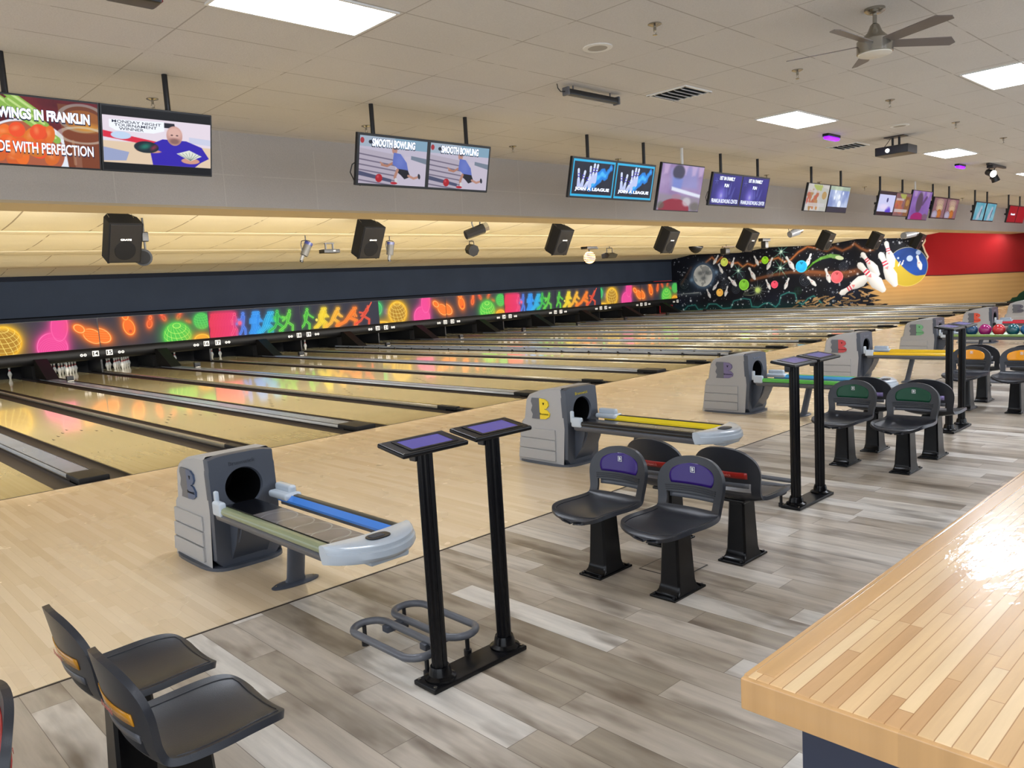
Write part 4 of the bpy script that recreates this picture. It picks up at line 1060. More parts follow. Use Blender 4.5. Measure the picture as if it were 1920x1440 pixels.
# ================================================================== COUNTER
t = thing('wooden_counter', 'glossy strip-wood counter with thick edge on a navy base at the lower right', 'counter', (0, 0, 0))
cx0, cy0, ct = -1.222, -8.528, 1.07
bm = bmesh.new(); bx(bm, (cx0+3.5, cy0-.45, ct-.03), (7.0, .90, .06), bev=.007, seg=3); obj('counter_top', bm, M['counter'], t, smooth=40)
bm = bmesh.new(); bx(bm, (cx0+.001, cy0-.45, ct-.031), (.016, .91, .060), bev=.003)
bx(bm, (cx0+3.505, cy0+.001, ct-.031), (6.99, .014, .060), bev=.003); bx(bm, (cx0+3.52, cy0-.026, ct+.0005), (6.98, .036, .003), bev=.001)
obj('edge_band', bm, M['counter_edge'], t, smooth=40)
bm = bmesh.new(); bx(bm, (cx0+3.42, cy0-.50, .505), (6.80, .80, 1.01)); obj('counter_base', bm, M['navy'], t, smooth=0)

# ================================================================== CEILING FITTINGS
def make_troffer():
    t = thing('ceiling_light', '', 'ceiling light', group='ceiling light panels')
    bm = bmesh.new()
    for q in ((0, .287, 1.19, .022), (0, -.287, 1.19, .022), (.587, 0, .022, .57), (-.587, 0, .022, .57)): bx(bm, (q[0], q[1], -.006), (q[2], q[3], .014))
    obj('light_frame', bm, M['white'], t, smooth=0)
    bm = bmesh.new(); bx(bm, (0, 0, -.004), (1.155, .555, .006)); obj('diffuser', bm, M['troffer'], t, smooth=0)
    return t
tr0 = None
lights = [(.60, -4.16, 'glowing ceiling light panel at the top left, above the dark monitors'), (7.95, -4.15, 'glowing ceiling light panel in the middle of the ceiling, below the fan'), (13.9, -4.2, 'glowing ceiling light panel farthest away, beyond the projector'), (7.95, -6.6, 'glowing ceiling light panel cut by the right frame edge')]
for x in (-6.4, 20.1, 26.2, 32.3): lights.append((x, -4.16, None))
for x in (-6.4, 14.0, 20.1, 26.2, 32.3): lights.append((x, -6.6, None))
for x in (-6.4, -1.2, 3.6, 8.0, 14.0, 20.1, 26.2): lights.append((x, -9.2, None))
for x in (-6.4, .6, 8.0, 14.0, 24.0): lights.append((x, -12.4, None))
for k, (x, y, lab) in enumerate(lights):
    lab = lab or 'ceiling light panel out of view to the side or behind the viewer'
    if tr0 is None: tr0 = make_troffer(); tr0.location = (x, y, ZC); tr0['label'] = lab
    else: dup(tr0, (x, y, ZC), 0, lab)
def make_sprinkler():
    t = thing('sprinkler_head', '', 'sprinkler', group='ceiling sprinklers')
    bm = bmesh.new(); lathe(bm, [(.055, 0), (.055, -.006), (.028, -.018), (.016, -.02)], 20); obj('escutcheon', bm, M['steel'], t)
    bm = bmesh.new(); cyl(bm, (0, 0, -.015), (0, 0, -.05), .012, n=12)
    for s in (-1, 1): tube(bm, [(s*.010, 0, -.05), (s*.017, 0, -.065), (s*.006, 0, -.083)], .003, 6)
    cyl(bm, (0, 0, -.083), (0, 0, -.088), .018, n=14); obj('nozzle', bm, M['steel'], t)
    return t
sp0 = None
spr = [(3.03, -5.38, 'near the round ceiling speaker'), (5.48, -5.37, 'left of the fan'), (7.92, -5.36, 'between the fan and the middle light panel'), (10.48, -5.32, 'above the projector'), (12.94, -5.30, 'above the farthest light panel'),
       (.59, -1.22, 'above the monitor showing the tournament winner'), (3.08, -1.16, 'behind the post of the left bowler monitor'), (5.67, -1.0, 'between the bowler monitors and the blue league monitors'), (8.13, -.96, 'above the right blue league monitor'),
       (10.45, -1.0, 'behind the violet monitors'), (12.89, -1.05, 'above the food monitor'), (15.45, -.98, 'between the food monitor and the pale monitor'), (17.85, -1.02, 'behind the tall violet monitor'), (20.3, -1.0, 'beside the two orange food monitors'), (25.25, -1.04, 'beyond the cyan monitors')]
for x, y, lab in spr:
    lab = 'steel fire sprinkler head on the ceiling '+lab
    if sp0 is None: sp0 = make_sprinkler(); sp0.location = (x, y, ZC); sp0['label'] = lab
    else: dup(sp0, (x, y, ZC), 0, lab)
for x, y, r_, lab in ((3.11, -4.72, .13, 'round white ceiling speaker beside the sprinkler at the top'), (9.9, -4.75, .13, 'round white ceiling speaker right of the middle light panel')):
    t = thing('ceiling_speaker', lab, 'ceiling speaker', (x, y, ZC), group='round ceiling speakers')
    bm = bmesh.new(); lathe(bm, [(r_, 0), (r_, -.006), (r_*.9, -.012), (r_*.66, -.010), (r_*.66, -.002)], 36); obj('rim', bm, M['white'], t)
    bm = bmesh.new(); cyl(bm, (0, 0, -.002), (0, 0, -.0085), r_*.66, n=32); obj('grille', bm, colmat('speaker_grille', (170, 166, 158), .7), t)
for x, y, lab in ((5.2, -4.14, 'square ceiling air vent with curved louvres near the middle'), (10.95, -3.55, 'dark ceiling air vent beside the projector')):
    t = thing('air_vent', lab, 'air vent', (x, y, ZC), group='ceiling vents')
    bm = bmesh.new()
    for q in ((0, .24, .52, .03), (0, -.24, .52, .03), (.24, 0, .03, .5), (-.24, 0, .03, .5)): bx(bm, (q[0], q[1], -.006), (q[2], q[3], .014))
    obj('vent_frame', bm, M['white'], t, smooth=0)
    bm = bmesh.new(); bx(bm, (0, 0, -.003), (.46, .46, .004)); obj('vent_opening', bm, M['black_matte'], t, smooth=0)
    bm = bmesh.new()
    for k in range(5): bx(bm, (0, -.17+.085*k, -.014), (.45, .05, .004), Matrix.Rotation(math.radians(35), 3, 'X'))
    obj('louvres', bm, M['white'], t, smooth=0)
t = thing('bar_light', 'black bar light fixed to the ceiling left of the air vent', 'bar light', (4.2, -3.73, ZC))
bm = bmesh.new(); bx(bm, (0, 0, -.07), (.80, .07, .06), bev=.012); obj('housing', bm, M['black'], t)
for s in (-1, 1):
    bm = bmesh.new(); bx(bm, (s*.41, 0, -.068), (.03, .085, .085), bev=.008); obj('end_cap', bm, M['tube_grey'], t)
    bm = bmesh.new(); cyl(bm, (s*.3, 0, -.05), (s*.3, 0, 0), .008, n=8); obj('ceiling_stud', bm, M['tube_grey'], t)
bm = bmesh.new(); tube(bm, [(-.42, 0, -.07), (-.47, .02, -.075), (-.50, .03, -.04), (-.51, .03, 0)], .005, 6); obj('cable', bm, M['black'], t)
for x, y, lab in ((9.6, -3.88, 'small glowing violet lamp on the ceiling left of the projector'), (15.95, -3.75, 'small glowing violet lamp on the ceiling beside the twin spotlight')):
    t = thing('violet_lamp', lab, 'ceiling lamp', (x, y, ZC), group='violet ceiling lamps')
    bm = bmesh.new(); bx(bm, (0, 0, -.02), (.42, .10, .04), bev=.01); obj('housing', bm, M['black'], t)
    bm = bmesh.new(); bx(bm, (0, 0, -.055), (.40, .085, .05), bev=.02, seg=3); obj('glowing_tube', bm, M['purple_led'], t)
# projector
t = thing('projector', 'black projector hanging from the ceiling between two light panels', 'projector', (10.85, -4.35, ZC), -PI/2)
bm = bmesh.new(); bx(bm, (0, 0, -.22), (.50, .40, .13), bev=.012); pb = obj('projector_body', bm, M['black'], t)
bm = bmesh.new(); cyl(bm, (-.05, -.19, -.225), (-.05, -.215, -.225), .04, n=20); obj('lens_ring', bm, M['tube_grey'], pb)
bm = bmesh.new(); cyl(bm, (-.05, -.213, -.225), (-.05, -.218, -.225), .028, n=20); obj('lens', bm, M['bulb'], pb)
bm = bmesh.new()
for s in (-1, 1): cyl(bm, (s*.05, 0, -.16), (s*.05, 0, 0), .018, n=12)
bx(bm, (0, 0, -.006), (.30, .2, .012)); obj('ceiling_mount', bm, M['black'], t)
bm = bmesh.new(); tube(bm, [(-.2, 0, -.16), (-.14, .02, -.08), (-.08, .03, 0)], .005, 6); obj('cable', bm, M['black'], t)
# spotlight on track near the far lights
t = thing('spotlight', 'black spotlight with a lit lens hanging from a ceiling track at the right', 'spotlight', (16.6, -4.15, ZC))
bm = bmesh.new(); bx(bm, (.35, 0, -.03), (1.2, .06, .04)); bx(bm, (0, 0, -.07), (.25, .12, .05), bev=.01); obj('track', bm, M['black'], t)
for k, (dx, dz, d, lit) in enumerate(((0, -.20, (-.55, -.7, -.3), True), (.26, -.30, (.25, -.3, -1), False))):
    d = Vector(d).normalized(); c = Vector((dx, 0, dz))
    bm = bmesh.new(); cyl(bm, c-d*.12, c+d*.06, .065, .08, n=20); sh = obj('lamp_head', bm, M['black'], t)
    bm = bmesh.new(); cyl(bm, c+d*.058, c+d*.066, .068, n=20); obj('lens', bm, M['bulb'] if lit else M['tube_grey'], sh)
    bm = bmesh.new(); tube(bm, [(dx, 0, -.07), (dx, .09, dz+.06), (dx, .09, dz)], .01, 6); obj('yoke', bm, M['black'], sh)
# fan
t = thing('ceiling_fan', 'brushed-nickel ceiling fan with five grey blades at the top right', 'ceiling fan', (4.25, -6.62, ZC))
bm = bmesh.new(); lathe(bm, [(.078, 0), (.078, -.02), (.06, -.035), (.03, -.045)], 32); obj('canopy', bm, M['steel'], t)
bm = bmesh.new(); cyl(bm, (0, 0, -.04), (0, 0, -.14), .016, n=16); obj('downrod', bm, M['steel'], t)
bm = bmesh.new(); lathe(bm, [(.02, -.115), (.035, -.13), (.055, -.18), (.10, -.225), (.105, -.24), (.135, -.245), (.135, -.34), (.125, -.345)], 40); mt_ = obj('motor_housing', bm, M['steel'], t)
bm = bmesh.new(); lathe(bm, [(.125, -.34), (.125, -.352), (.09, -.364), (.01, -.368)], 40); obj('light_lens', bm, colmat('fan_lens', (224, 220, 208), .4), mt_)
for k in range(5):
    a = math.radians(32+72*k); R3 = Matrix.Rotation(a, 3, 'Z')@Matrix.Rotation(math.radians(-13), 3, 'X')
    out = [(.10, -.05), (.60, -.06), (.68, .02), (.66, .065), (.14, .055)]
    bm = bmesh.new(); prism(bm, out, -.003, .003, 2)
    for v in bm.verts: v.co = R3 @ v.co + Vector((0, 0, -.27))
    obj('fan_blade', bm, M['blade'], t, smooth=0)
# dark speaker cut by the top edge
t = thing('ceiling_box', 'small black box with a red end hanging at the top left, cut by the frame', 'ceiling speaker', (-.53, -4.05, ZC))
bm = bmesh.new(); bx(bm, (0, 0, -.10), (.30, .16, .11), bev=.02); obj('housing', bm, M['black'], t)
bm = bmesh.new(); bx(bm, (.152, 0, -.10), (.008, .13, .08)); obj('red_end', bm, colmat('dark_red', (120, 20, 30), .4), t)
bm = bmesh.new(); cyl(bm, (0, 0, -.06), (0, 0, 0), .015, n=12); obj('mount', bm, M['black'], t)

# ================================================================== MONITORS
MW, MH = .93, .535
def pic169(bg, dim=False): return Pic(0, 1.78, 0, 1, 250, 140, bg)
def p_wings():
    p = pic169((96, 22, 30)); n = p.noise(1.5, 3); p.c += n[..., None]*np.array([24, 8, 8])
    p.f(p.ell(.75, .18, .62, .5), (226, 230, 240)); p.f(p.ell(.72, .2, .55, .44), (170, 90, 60))
    for i, (x, y, a) in enumerate(((.45, .92, -.5), (.62, .85, -.55), (.8, .8, -.6), (.95, .6, -1.0), (.7, .97, -.2))):
        p.f(p.seg((x-.25, y+.12), (x+.22, y-.2), .055), (136, 178, 74)); p.f(p.seg((x-.25, y+.14), (x+.2, y-.17), .018), (196, 222, 140), .9)
    r = np.random.RandomState(3)
    for i in range(26):
        x, y = .15+r.rand()*.95, .05+r.rand()*.5; p.f(p.ell(x, y, .1+.06*r.rand(), .07+.04*r.rand(), r.rand()*3), (200+r.randint(40), 78+r.randint(40), 34)); p.f(p.ell(x-.02, y+.02, .05, .03, r.rand()*3), (240, 150, 96), .6, .04)
    p.f(p.poly([(1.2, .95), (1.78, .95), (1.78, 0), (1.32, 0)]), (110, 58, 34)); p.f(p.poly([(1.22, .75), (1.78, .7), (1.78, 0), (1.33, 0)]), (122, 60, 30), .9)
    p.f(p.ell(1.55, .72, .3, .16), (150, 88, 40)); p.f(np.abs(p.ell(1.55, .76, .33, .2))-.02, (150, 140, 136), .8); p.f(p.ell(1.6, .62, .2, .06), (216, 150, 50), .9, .08); p.f(np.abs(p.ell(1.55, .5, .34, .12))-.015, (205, 200, 190), .6)
    p.f(p.seg((1.4, .4), (1.42, .05), .02), (190, 150, 120), .5); p.f(p.seg((1.46, .3), (1.47, 0), .05), (170, 140, 130), .35)
    return p
def p_winner():
    p = pic169((0, 0, 0)); p.f(np.maximum(p.Y-.86, .12-p.Y), (226, 214, 226))
    p.f(np.maximum(p.Y-.46, .12-p.Y), (222, 198, 170)); p.f(p.poly([(0, .62), (.85, .5), (.85, .42), (0, .52)]), (214, 34, 62)); p.f(p.ell(.28, .56, .16, .06), (190, 210, 236)); p.f(p.poly([(0, .36), (.4, .3), (.35, .16), (0, .14)]), (150, 160, 196))
    p.f(p.poly([(.95, .82), (1.15, .82), (1.17, .74), (.97, .74)]), (24, 22, 36)); p.f(p.poly([(1.4, .62), (1.78, .60), (1.78, .5), (1.4, .52)]), (200, 204, 226))
    p.f(p.poly([(.1, .80), (.98, .83), (.98, .68), (.8, .63), (.2, .63), (.1, .68)]), (240, 244, 252))
    p.f(p.poly([(.72, .44), (.95, .55), (1.35, .55), (1.62, .46), (1.75, .28), (1.6, .2), (1.5, .12), (.78, .12)]), (44, 24, 170))
    p.f(p.ell(1.15, .62, .135, .16), (196, 150, 140)); p.f(p.ell(1.15, .67, .12, .09), (222, 180, 168), .8, .05); p.f(p.ell(1.15, .53, .09, .05), (120, 84, 80), .8, .04)
    for s in (-1, 1): p.f(p.ell(1.15+s*.045, .63, .02, .01), (60, 36, 40))
    p.f(p.ell(.72, .34, .2, .03), (206, 150, 130)); p.f(p.ell(.68, .40, .2, .095), (16, 34, 44)); p.f(p.ell(.66, .41, .08, .04, .3), (30, 130, 110), .8, .05); p.f(p.ell(.8, .4, .06, .03, .6), (150, 40, 70), .8, .04)
    p.f(p.ell(1.42, .22, .16, .05), (206, 150, 130)); p.f(p.poly([(1.18, .33), (1.4, .40), (1.62, .31), (1.42, .22)]), (222, 226, 214))
    for k in range(7): p.f(p.seg((1.42, .23), (1.22+.06*k, .36-.01*abs(k-3)), .004), (90, 100, 90), .8)
    return p
def p_smooth():
    p = pic169((222, 214, 236)); p.f(.78-p.Y, (150, 190, 216), 1); p.f(np.maximum(.78-p.Y, p.X-.9), (196, 208, 226), .8)
    p.f(p.poly([(.0, .74), (1.1, .64), (.95, 0), (0, 0)]), (206, 196, 214)); p.f(p.poly([(.9, .62), (1.78, .66), (1.78, 0), (1.0, 0)]), (228, 218, 238))
    for k in range(6): y = .62-.11*k; p.f(p.seg((0, y), (.95, y-.09+.0*k), .014), (110, 100, 126), .8)
    p.f(p.poly([(0, .26), (.85, .12), (.85, .05), (0, .17)]), (84, 88, 122)); p.f(p.ell(.06, .9, .05, .06), (190, 50, 60)); p.f(p.ell(.27, .88, .05, .04), (40, 44, 60))
    p.f(p.poly([(1.35, .66), (1.78, .62), (1.78, .5), (1.35, .58)]), (110, 130, 150), .8)
    p.f(p.line([(.86, .47), (.72, .40), (.58, .42)], .025), (200, 140, 116)); p.f(p.seg((.62, .43), (.54, .47), .014), (210, 150, 126))
    p.f(p.ell(.9, .75, .07, .085), (212, 158, 140)); p.f(p.ell(.92, .81, .07, .05), (120, 110, 120))
    p.f(p.poly([(.88, .70), (1.06, .68), (1.24, .5), (1.3, .30), (1.12, .22), (.98, .38), (.86, .45)]), (110, 130, 220)); p.f(p.ell(1.05, .52, .1, .12), (130, 148, 232), .6, .1)
    p.f(p.poly([(1.0, .36), (1.28, .34), (1.36, .2), (1.2, .14), (1.1, .22), (1.0, .28)]), (24, 22, 34))
    p.f(p.line([(1.0, .33), (.94, .18), (.98, .08)], .035), (206, 150, 130)); p.f(p.seg((.97, .12), (.98, .07), .036), (238, 238, 244)); p.f(p.ell(.92, .04, .09, .028), (204, 30, 50))
    p.f(p.line([(1.3, .22), (1.45, .17), (1.55, .2)], .026), (214, 160, 140)); p.f(p.ell(1.6, .22, .035, .06, .3), (50, 52, 66))
    p.f(p.circ(.52, .13, .09), (196, 24, 40)); p.f(p.circ(.49, .16, .03), (240, 110, 120), .7, .03)
    return p
def p_league():
    p = pic169((22, 26, 44)); n = p.noise(1.1, 8); p.c += n[..., None]*10
    p.f(np.minimum(np.minimum(p.X-.045, 1.735-p.X), np.minimum(p.Y-.06, .94-p.Y)), (44, 176, 226))
    nn = p.noise(1.8, 11)
    pts = [(.8, .28), (.95, .42), (1.1, .55), (1.25, .66), (1.4, .6), (1.6, .82)]
    for (a, b), wd in zip(zip(pts, pts[1:]), (.14, .15, .14, .12, .08)): p.f(p.seg(a, b, wd)+.05*nn, (20, 130, 226), .95, .03)
    for (a, b), wd in zip(zip(pts, pts[1:]), (.05, .06, .06, .05, .03)): p.f(p.seg(a, b, wd)+.05*nn, (80, 190, 250), .8, .05)
    for x, y, L, a in ((.28, .45, .62, .12), (.46, .42, .6, -.18), (.75, .5, .72, .05), (.86, .62, .62, -.1), (.98, .62, .6, -.15), (.64, .36, .5, -.4)):
        q, c_ = math.sin(a), math.cos(a)
        p.f(p.seg((x+q*L*.35, y-c_*L*.3), (x, y), (.075, .055)), (190, 200, 240)); p.f(p.seg((x, y), (x-q*L*.5, y+c_*L*.42), (.03, .045)), (212, 222, 250))
        p.f(p.seg((x-.04, y+.08), (x+.04, y+.08), .012), (60, 40, 190)); p.f(p.seg((x-.04, y+.15), (x+.04, y+.15), .012), (60, 40, 190))
    return p
def p_family():
    p = pic169((48, 40, 150)); d = p.circ(.6, .3, 0); p.c += (np.exp(-(d/.28)**2)*95)[..., None]*np.array([1, .95, 1]); n = p.noise(1, 4); p.c += n[..., None]*np.array([8, 6, 18])
    for k in range(3): p.f(p.seg((.22, .78), (.22+.12*math.cos(k*1.05), .78+.12*math.sin(k*1.05)), .008), (130, 140, 230), .7); p.f(p.seg((.22, .78), (.22-.12*math.cos(k*1.05), .78-.12*math.sin(k*1.05)), .008), (130, 140, 230), .7)
    for x, y, a in ((.95, .45, .2), (1.1, .55, -.2), (1.25, .4, -.5), (.8, .42, .4)): p.f(p.seg((x, y-.15), (x-math.sin(a)*.3, y+.2), (.06, .02)), (110, 120, 210), .6, .03)
    p.f(p.circ(.62, .3, .06), (220, 226, 255), .7, .1); p.f(p.circ(1.2, .22, .1), (70, 70, 180), .8)
    return p
def p_food(v=0):
    p = pic169((226, 222, 214) if v == 0 else (150, 110, 110)); n = p.noise(1.4, 5+v); p.c += n[..., None]*np.array([14, 14, 18])
    r = np.random.RandomState(6+v)
    if v == 2:
        p.c[:] = (150, 112, 120)
        for x, y, a, b, c in ((.9, .78, .55, .2, (206, 176, 156)), (.95, .52, .5, .2, (222, 196, 160)), (1.0, .2, .34, .24, (212, 128, 48)), (.4, .15, .4, .2, (196, 190, 214))): p.f(p.ell(x, y, a, b), c, 1, .03); p.f(np.abs(p.ell(x, y, a*.8, b*.75))-.02, tuple(q*.75 for q in c), .7)
        return p
    for i in range(30):
        x, y = .1+r.rand()*.85, .1+r.rand()*.6; p.f(p.ell(x, y, .13, .09, r.rand()*3), (190+r.randint(30), 100+r.randint(50), 70+r.randint(30)), .9)
    for i in range(5): p.f(p.seg((.5+.15*i, .95), (.8+.12*i, .8), .05), (190, 206, 96), .85)
    p.f(p.poly([(1.15, .9), (1.75, .85), (1.75, 0), (1.2, 0)]), (214, 216, 206) if v == 0 else (150, 104, 60)); p.f(p.ell(1.45, .6, .2, .15), (206, 160, 80), .8)
    p.f(-np.minimum(np.minimum(p.X-.1, 1.6-p.X), np.minimum(p.Y-.16, .3-p.Y)), (232, 230, 232), .8); p.f(-np.minimum(np.minimum(p.X-.1, 1.0-p.X), np.minimum(p.Y-.68, .78-p.Y)), (232, 230, 232), .7)
    return p
def p_photo(v):
    cols = {0: ((120, 140, 190), (226, 236, 250), (40, 50, 76)), 1: ((206, 206, 236), (120, 104, 200), (24, 26, 40)), 2: ((70, 180, 206), (190, 230, 240), (120, 130, 190))}[v]
    p = pic169(cols[0]); n = p.noise(.8, 12+v); k = np.clip(n*.7+.3, 0, 1)[..., None]; p.c = p.c*(1-k)+np.array(cols[1])*k
    if v == 0:
        for x, y, q in ((.5, .8, .08), (.9, .6, .1), (.5, .55, .07), (1.2, .75, .07), (1.0, .3, .16)): p.f(p.circ(x, y, q), (240, 246, 255), .9, .06)
        p.f(p.Y-.2, (20, 24, 36), .9); p.f(.85-p.Y, (170, 190, 110), .5)
    if v == 1:
        p.c[:] = (196, 200, 236); p.f(p.Y-.14, (22, 22, 30)); p.f(.88-p.Y, (30, 34, 40)); p.f(p.ell(1.2, .15, .3, .22), (70, 50, 190), .9, .1); p.f(p.circ(.95, .65, .1), (60, 66, 120)); p.f(p.ell(.7, .35, .5, .12), (226, 214, 240), .8, .1); p.f(np.maximum(.88-p.Y, -.0), (30, 34, 40), 0); p.f(p.Y-.12, (20, 20, 30))
    if v == 2: p.f(p.seg((.6, 0), (1.1, .7), .16), (206, 210, 226), .8, .1); p.f(p.seg((1.1, .2), (1.2, .6), .06), (60, 60, 90), .8, .05)
    return p
def p_red(): 
    p = pic169((176, 14, 28)); return p
def p_portrait(v):
    p = Pic(0, 1.0, 0, 1.0, 150, 150, (150, 126, 170) if v == 0 else (150, 116, 200)); n = p.noise(1.2, 20+v); p.c += n[..., None]*np.array([16, 18, 16])
    if v == 0:
        p.f(p.poly([(.2, .9), (.85, 1), (.9, .5), (.25, .5)]), (136, 140, 196), .7, .1)
        for x in (.12, .55, .78, .95): p.f(p.poly([(x-.08, 1), (x+.06, 1), (x+.02, .8), (x-.06, .78)]), (196, 170, 206), .7, .05)
        p.f(p.ell(.4, .84, .14, .16), (52, 50, 70), .9, .04); p.f(p.poly([(.28, .72), (.52, .70), (.5, .48), (.3, .5)]), (110, 130, 200), .8, .05)
        p.f(p.poly([(.28, .52), (1, .38), (1, .30), (.28, .44)]), (226, 234, 246), .9, .03); p.f(p.poly([(0, .36), (1, .3), (1, 0), (0, 0)]), (140, 132, 140), .8, .08)
        p.f(p.ell(.4, .02, .36, .24), (140, 34, 52), 1, .02); p.f(np.maximum(p.ell(.42, .3, .1, .06), 0), (176, 110, 130), .8, .03); p.f(p.ell(.68, .2, .1, .1), (196, 190, 196), .8, .05); p.f(p.ell(.9, .1, .12, .1), (96, 92, 80), .7, .06); p.f(p.ell(.08, .1, .08, .08), (90, 96, 80), .7, .05)
    else:
        for x in (.15, .5, .8): p.f(p.poly([(x-.1, 1), (x+.1, 1), (x+.06, .8), (x-.06, .8)]), (206, 180, 226), .7, .05)
        p.f(p.ell(.42, .6, .16, .36), (84, 76, 96), .95, .05); p.f(p.seg((.6, .55), (.75, .8), .05), (84, 70, 110), .8, .03)
        p.f(p.ell(.45, .05, .33, .2), (176, 30, 120), 1, .02); p.f(p.ell(.85, .1, .15, .12), (120, 100, 110), .8, .05)
    return p
def build_monitor(pic, lab, x, grp, wdt=MW, hgt=MH, ytop=-2.25, zc=3.265, texts=(), dim=False, tilt=13.0, name='monitor'):
    """x is the left edge; tilted to look down at the room"""
    t = thing(name, lab, 'monitor', (x+wdt/2, -2.185, zc), group=grp)
    t.rotation_euler = (math.radians(tilt), 0, 0)
    bm = bmesh.new(); bx(bm, (0, .025, 0), (wdt, .045, hgt), bev=.006); bx(bm, (0, .058, -.0), (wdt*.62, .03, hgt*.5), bev=.01); cs = obj('monitor_case', bm, M['black'], t)
    W_, H_ = wdt-.03, hgt-.03
    if not isinstance(pic, bpy.types.Mesh): x0, x1, y0, y1 = pic.b
    me = pic if isinstance(pic, bpy.types.Mesh) else pic.mesh('screen', lambda X, Y: np.stack([(X-x0)/(x1-x0)*W_-W_/2, np.full(X.shape, .0), (Y-y0)/(y1-y0)*H_-H_/2], -1))
    sc = obj('screen', me, M['screen_dim'] if dim else M['screen'], t, smooth=0)
    for s, a, b, z, h_, m_ in texts:
        # dark shadow behind pale lettering
        if m_ == 'scr_txt':
            o = fit_text('lettering_shadow', s, (a-.5)*W_-.006, (b-.5)*W_+.006, (z-.5)*H_-.004, h_*H_+.014, M['scr_txt_dk'], sc, -.002, bold=.065 if len(s) < 19 else .02)
            o.location.x = (a+b-1)/2*W_
        o = fit_text('lettering', s, (a-.5)*W_, (b-.5)*W_, (z-.5)*H_, h_*H_, M[m_], sc, -.004, bold=(.045 if len(s) < 19 else .015) if m_ == 'scr_txt' else .01)
        o.location.x = (a+b-1)/2*W_
    return t
def mon_mount(x, posts, lab, white=False, zlow=3.36):
    t = thing('monitor_mount', lab, 'monitor mount', (posts[0], -2.08, ZC), group='ceiling posts of the monitors')
    for k, px in enumerate(posts):
        bm = bmesh.new(); cyl(bm, (px-posts[0], 0, 0), (px-posts[0], 0, zlow-ZC), .024, n=14); po = obj('ceiling_post', bm, M['white'] if white else M['black'], t)
        bm = bmesh.new(); bx(bm, (px-posts[0], 0.045, zlow-ZC-.06), (.10, .04, .28), bev=.008); obj('mount_plate', bm, M['black'], po)
    if len(posts) > 1:
        bm = bmesh.new(); bx(bm, ((posts[1]-posts[0])/2, 0.06, 3.26-ZC), (posts[1]-posts[0]+.3, .03, .05)); obj('crossbar', bm, M['black'], t, smooth=0)
    return t
def mon_cable(t, wdt):
    bm = bmesh.new(); tube(bm, [(-wdt/2+.02, .04, -.02), (-wdt/2-.04, .04, -.06), (-wdt/2-.06, .04, -.14), (-wdt/2-.01, .04, -.22), (-wdt/2+.07, .04, -.27)], .006, 6); obj('cable', bm, M['black'], t)
MW, MH = .905, .512
PW, PN, PS, PLg, PF = p_wings(), p_winner(), p_smooth(), p_league(), p_family()
ZM = 3.245
T_ = 'scr_txt'
mon_mount(0, (-.845, .389), 'pair of black ceiling posts carrying the food and tournament winner monitors')
m1 = build_monitor(PW, 'monitor cut by the left edge showing chicken wings and a glass of beer', -1.155, 'ceiling monitors', zc=ZM,
    texts=(('WINGS IN FRANKLIN', .22, .93, .75, .16, T_), ('MADE WITH PERFECTION', .10, .95, .26, .16, T_)))
m2 = build_monitor(PN, 'monitor showing a bald man in a purple shirt holding cards and a bowling ball', -.222, 'ceiling monitors', zc=ZM,
    texts=(('MONDAY NIGHT', .08, .52, .775, .045, 'scr_txt_dk'), ('TOURNAMENT', .10, .48, .72, .045, 'scr_txt_dk'), ('WINNER', .14, .36, .665, .045, 'scr_txt_dk')))
def shared(pic):
    x0, x1, y0, y1 = pic.b; W_, H_ = MW-.03, MH-.03
    return pic.mesh('screen', lambda X, Y: np.stack([(X-x0)/(x1-x0)*W_-W_/2, np.full(X.shape, .0), (Y-y0)/(y1-y0)*H_-H_/2], -1))
mon_mount(0, (2.534, 3.845), 'pair of black ceiling posts carrying the two bowler monitors')
ms = shared(PS); tx = (('SMOOTH BOWLING', .18, .80, .86, .16, T_),)
m = build_monitor(ms, 'left and brighter of the two monitors showing a bowler in a blue shirt', 2.235, 'ceiling monitors', zc=ZM, texts=tx); mon_cable(m, MW)
build_monitor(ms, 'right and dimmer of the two monitors showing a bowler in a blue shirt', 3.158, 'ceiling monitors', zc=ZM, texts=tx, dim=True)
mon_mount(0, (6.037, 7.311), 'pair of black ceiling posts carrying the two blue league monitors')
ms = shared(PLg); tx = (('JOIN A LEAGUE', .10, .90, .21, .11, T_),)
build_monitor(ms, 'left of the two blue-edged monitors showing flying pins', 5.543, 'ceiling monitors', zc=ZM, texts=tx)
build_monitor(ms, 'right of the two blue-edged monitors showing flying pins', 6.460, 'ceiling monitors', zc=ZM, texts=tx)
mon_mount(0, (8.30,), 'white ceiling post carrying the large blurry bowling monitor', True, 3.38)
build_monitor(p_portrait(0), 'large monitor with a blurry pink and blue picture between league and violet monitors', 7.52, 'ceiling monitors', wdt=1.15, hgt=.71, zc=3.215)
mon_mount(0, (9.429, 10.648), 'pair of black ceiling posts carrying the two violet family monitors')
ms = shared(PF); tx = (('1ST IN FAMILY', .22, .74, .86, .12, T_), ('FUN', .41, .56, .64, .11, T_), ('FRANKLIN BOWLING CENTER', .05, .95, .14, .13, T_))
m = build_monitor(ms, 'left of the two violet monitors with snowflakes', 8.945, 'ceiling monitors', zc=ZM, texts=tx, dim=True); mon_cable(m, MW)
build_monitor(ms, 'right of the two violet monitors with snowflakes', 9.862, 'ceiling monitors', zc=ZM, texts=tx, dim=True)
mon_mount(0, (12.722, 14.05), 'pair of black ceiling posts carrying the chicken wing and pale blue monitors')
build_monitor(p_food(0), 'monitor showing chicken wings on white beside a pale blue monitor', 12.275, 'ceiling monitors', zc=ZM, dim=True)
build_monitor(p_photo(0), 'pale blue monitor with white spots right of the chicken wing monitor', 13.235, 'ceiling monitors', zc=ZM)
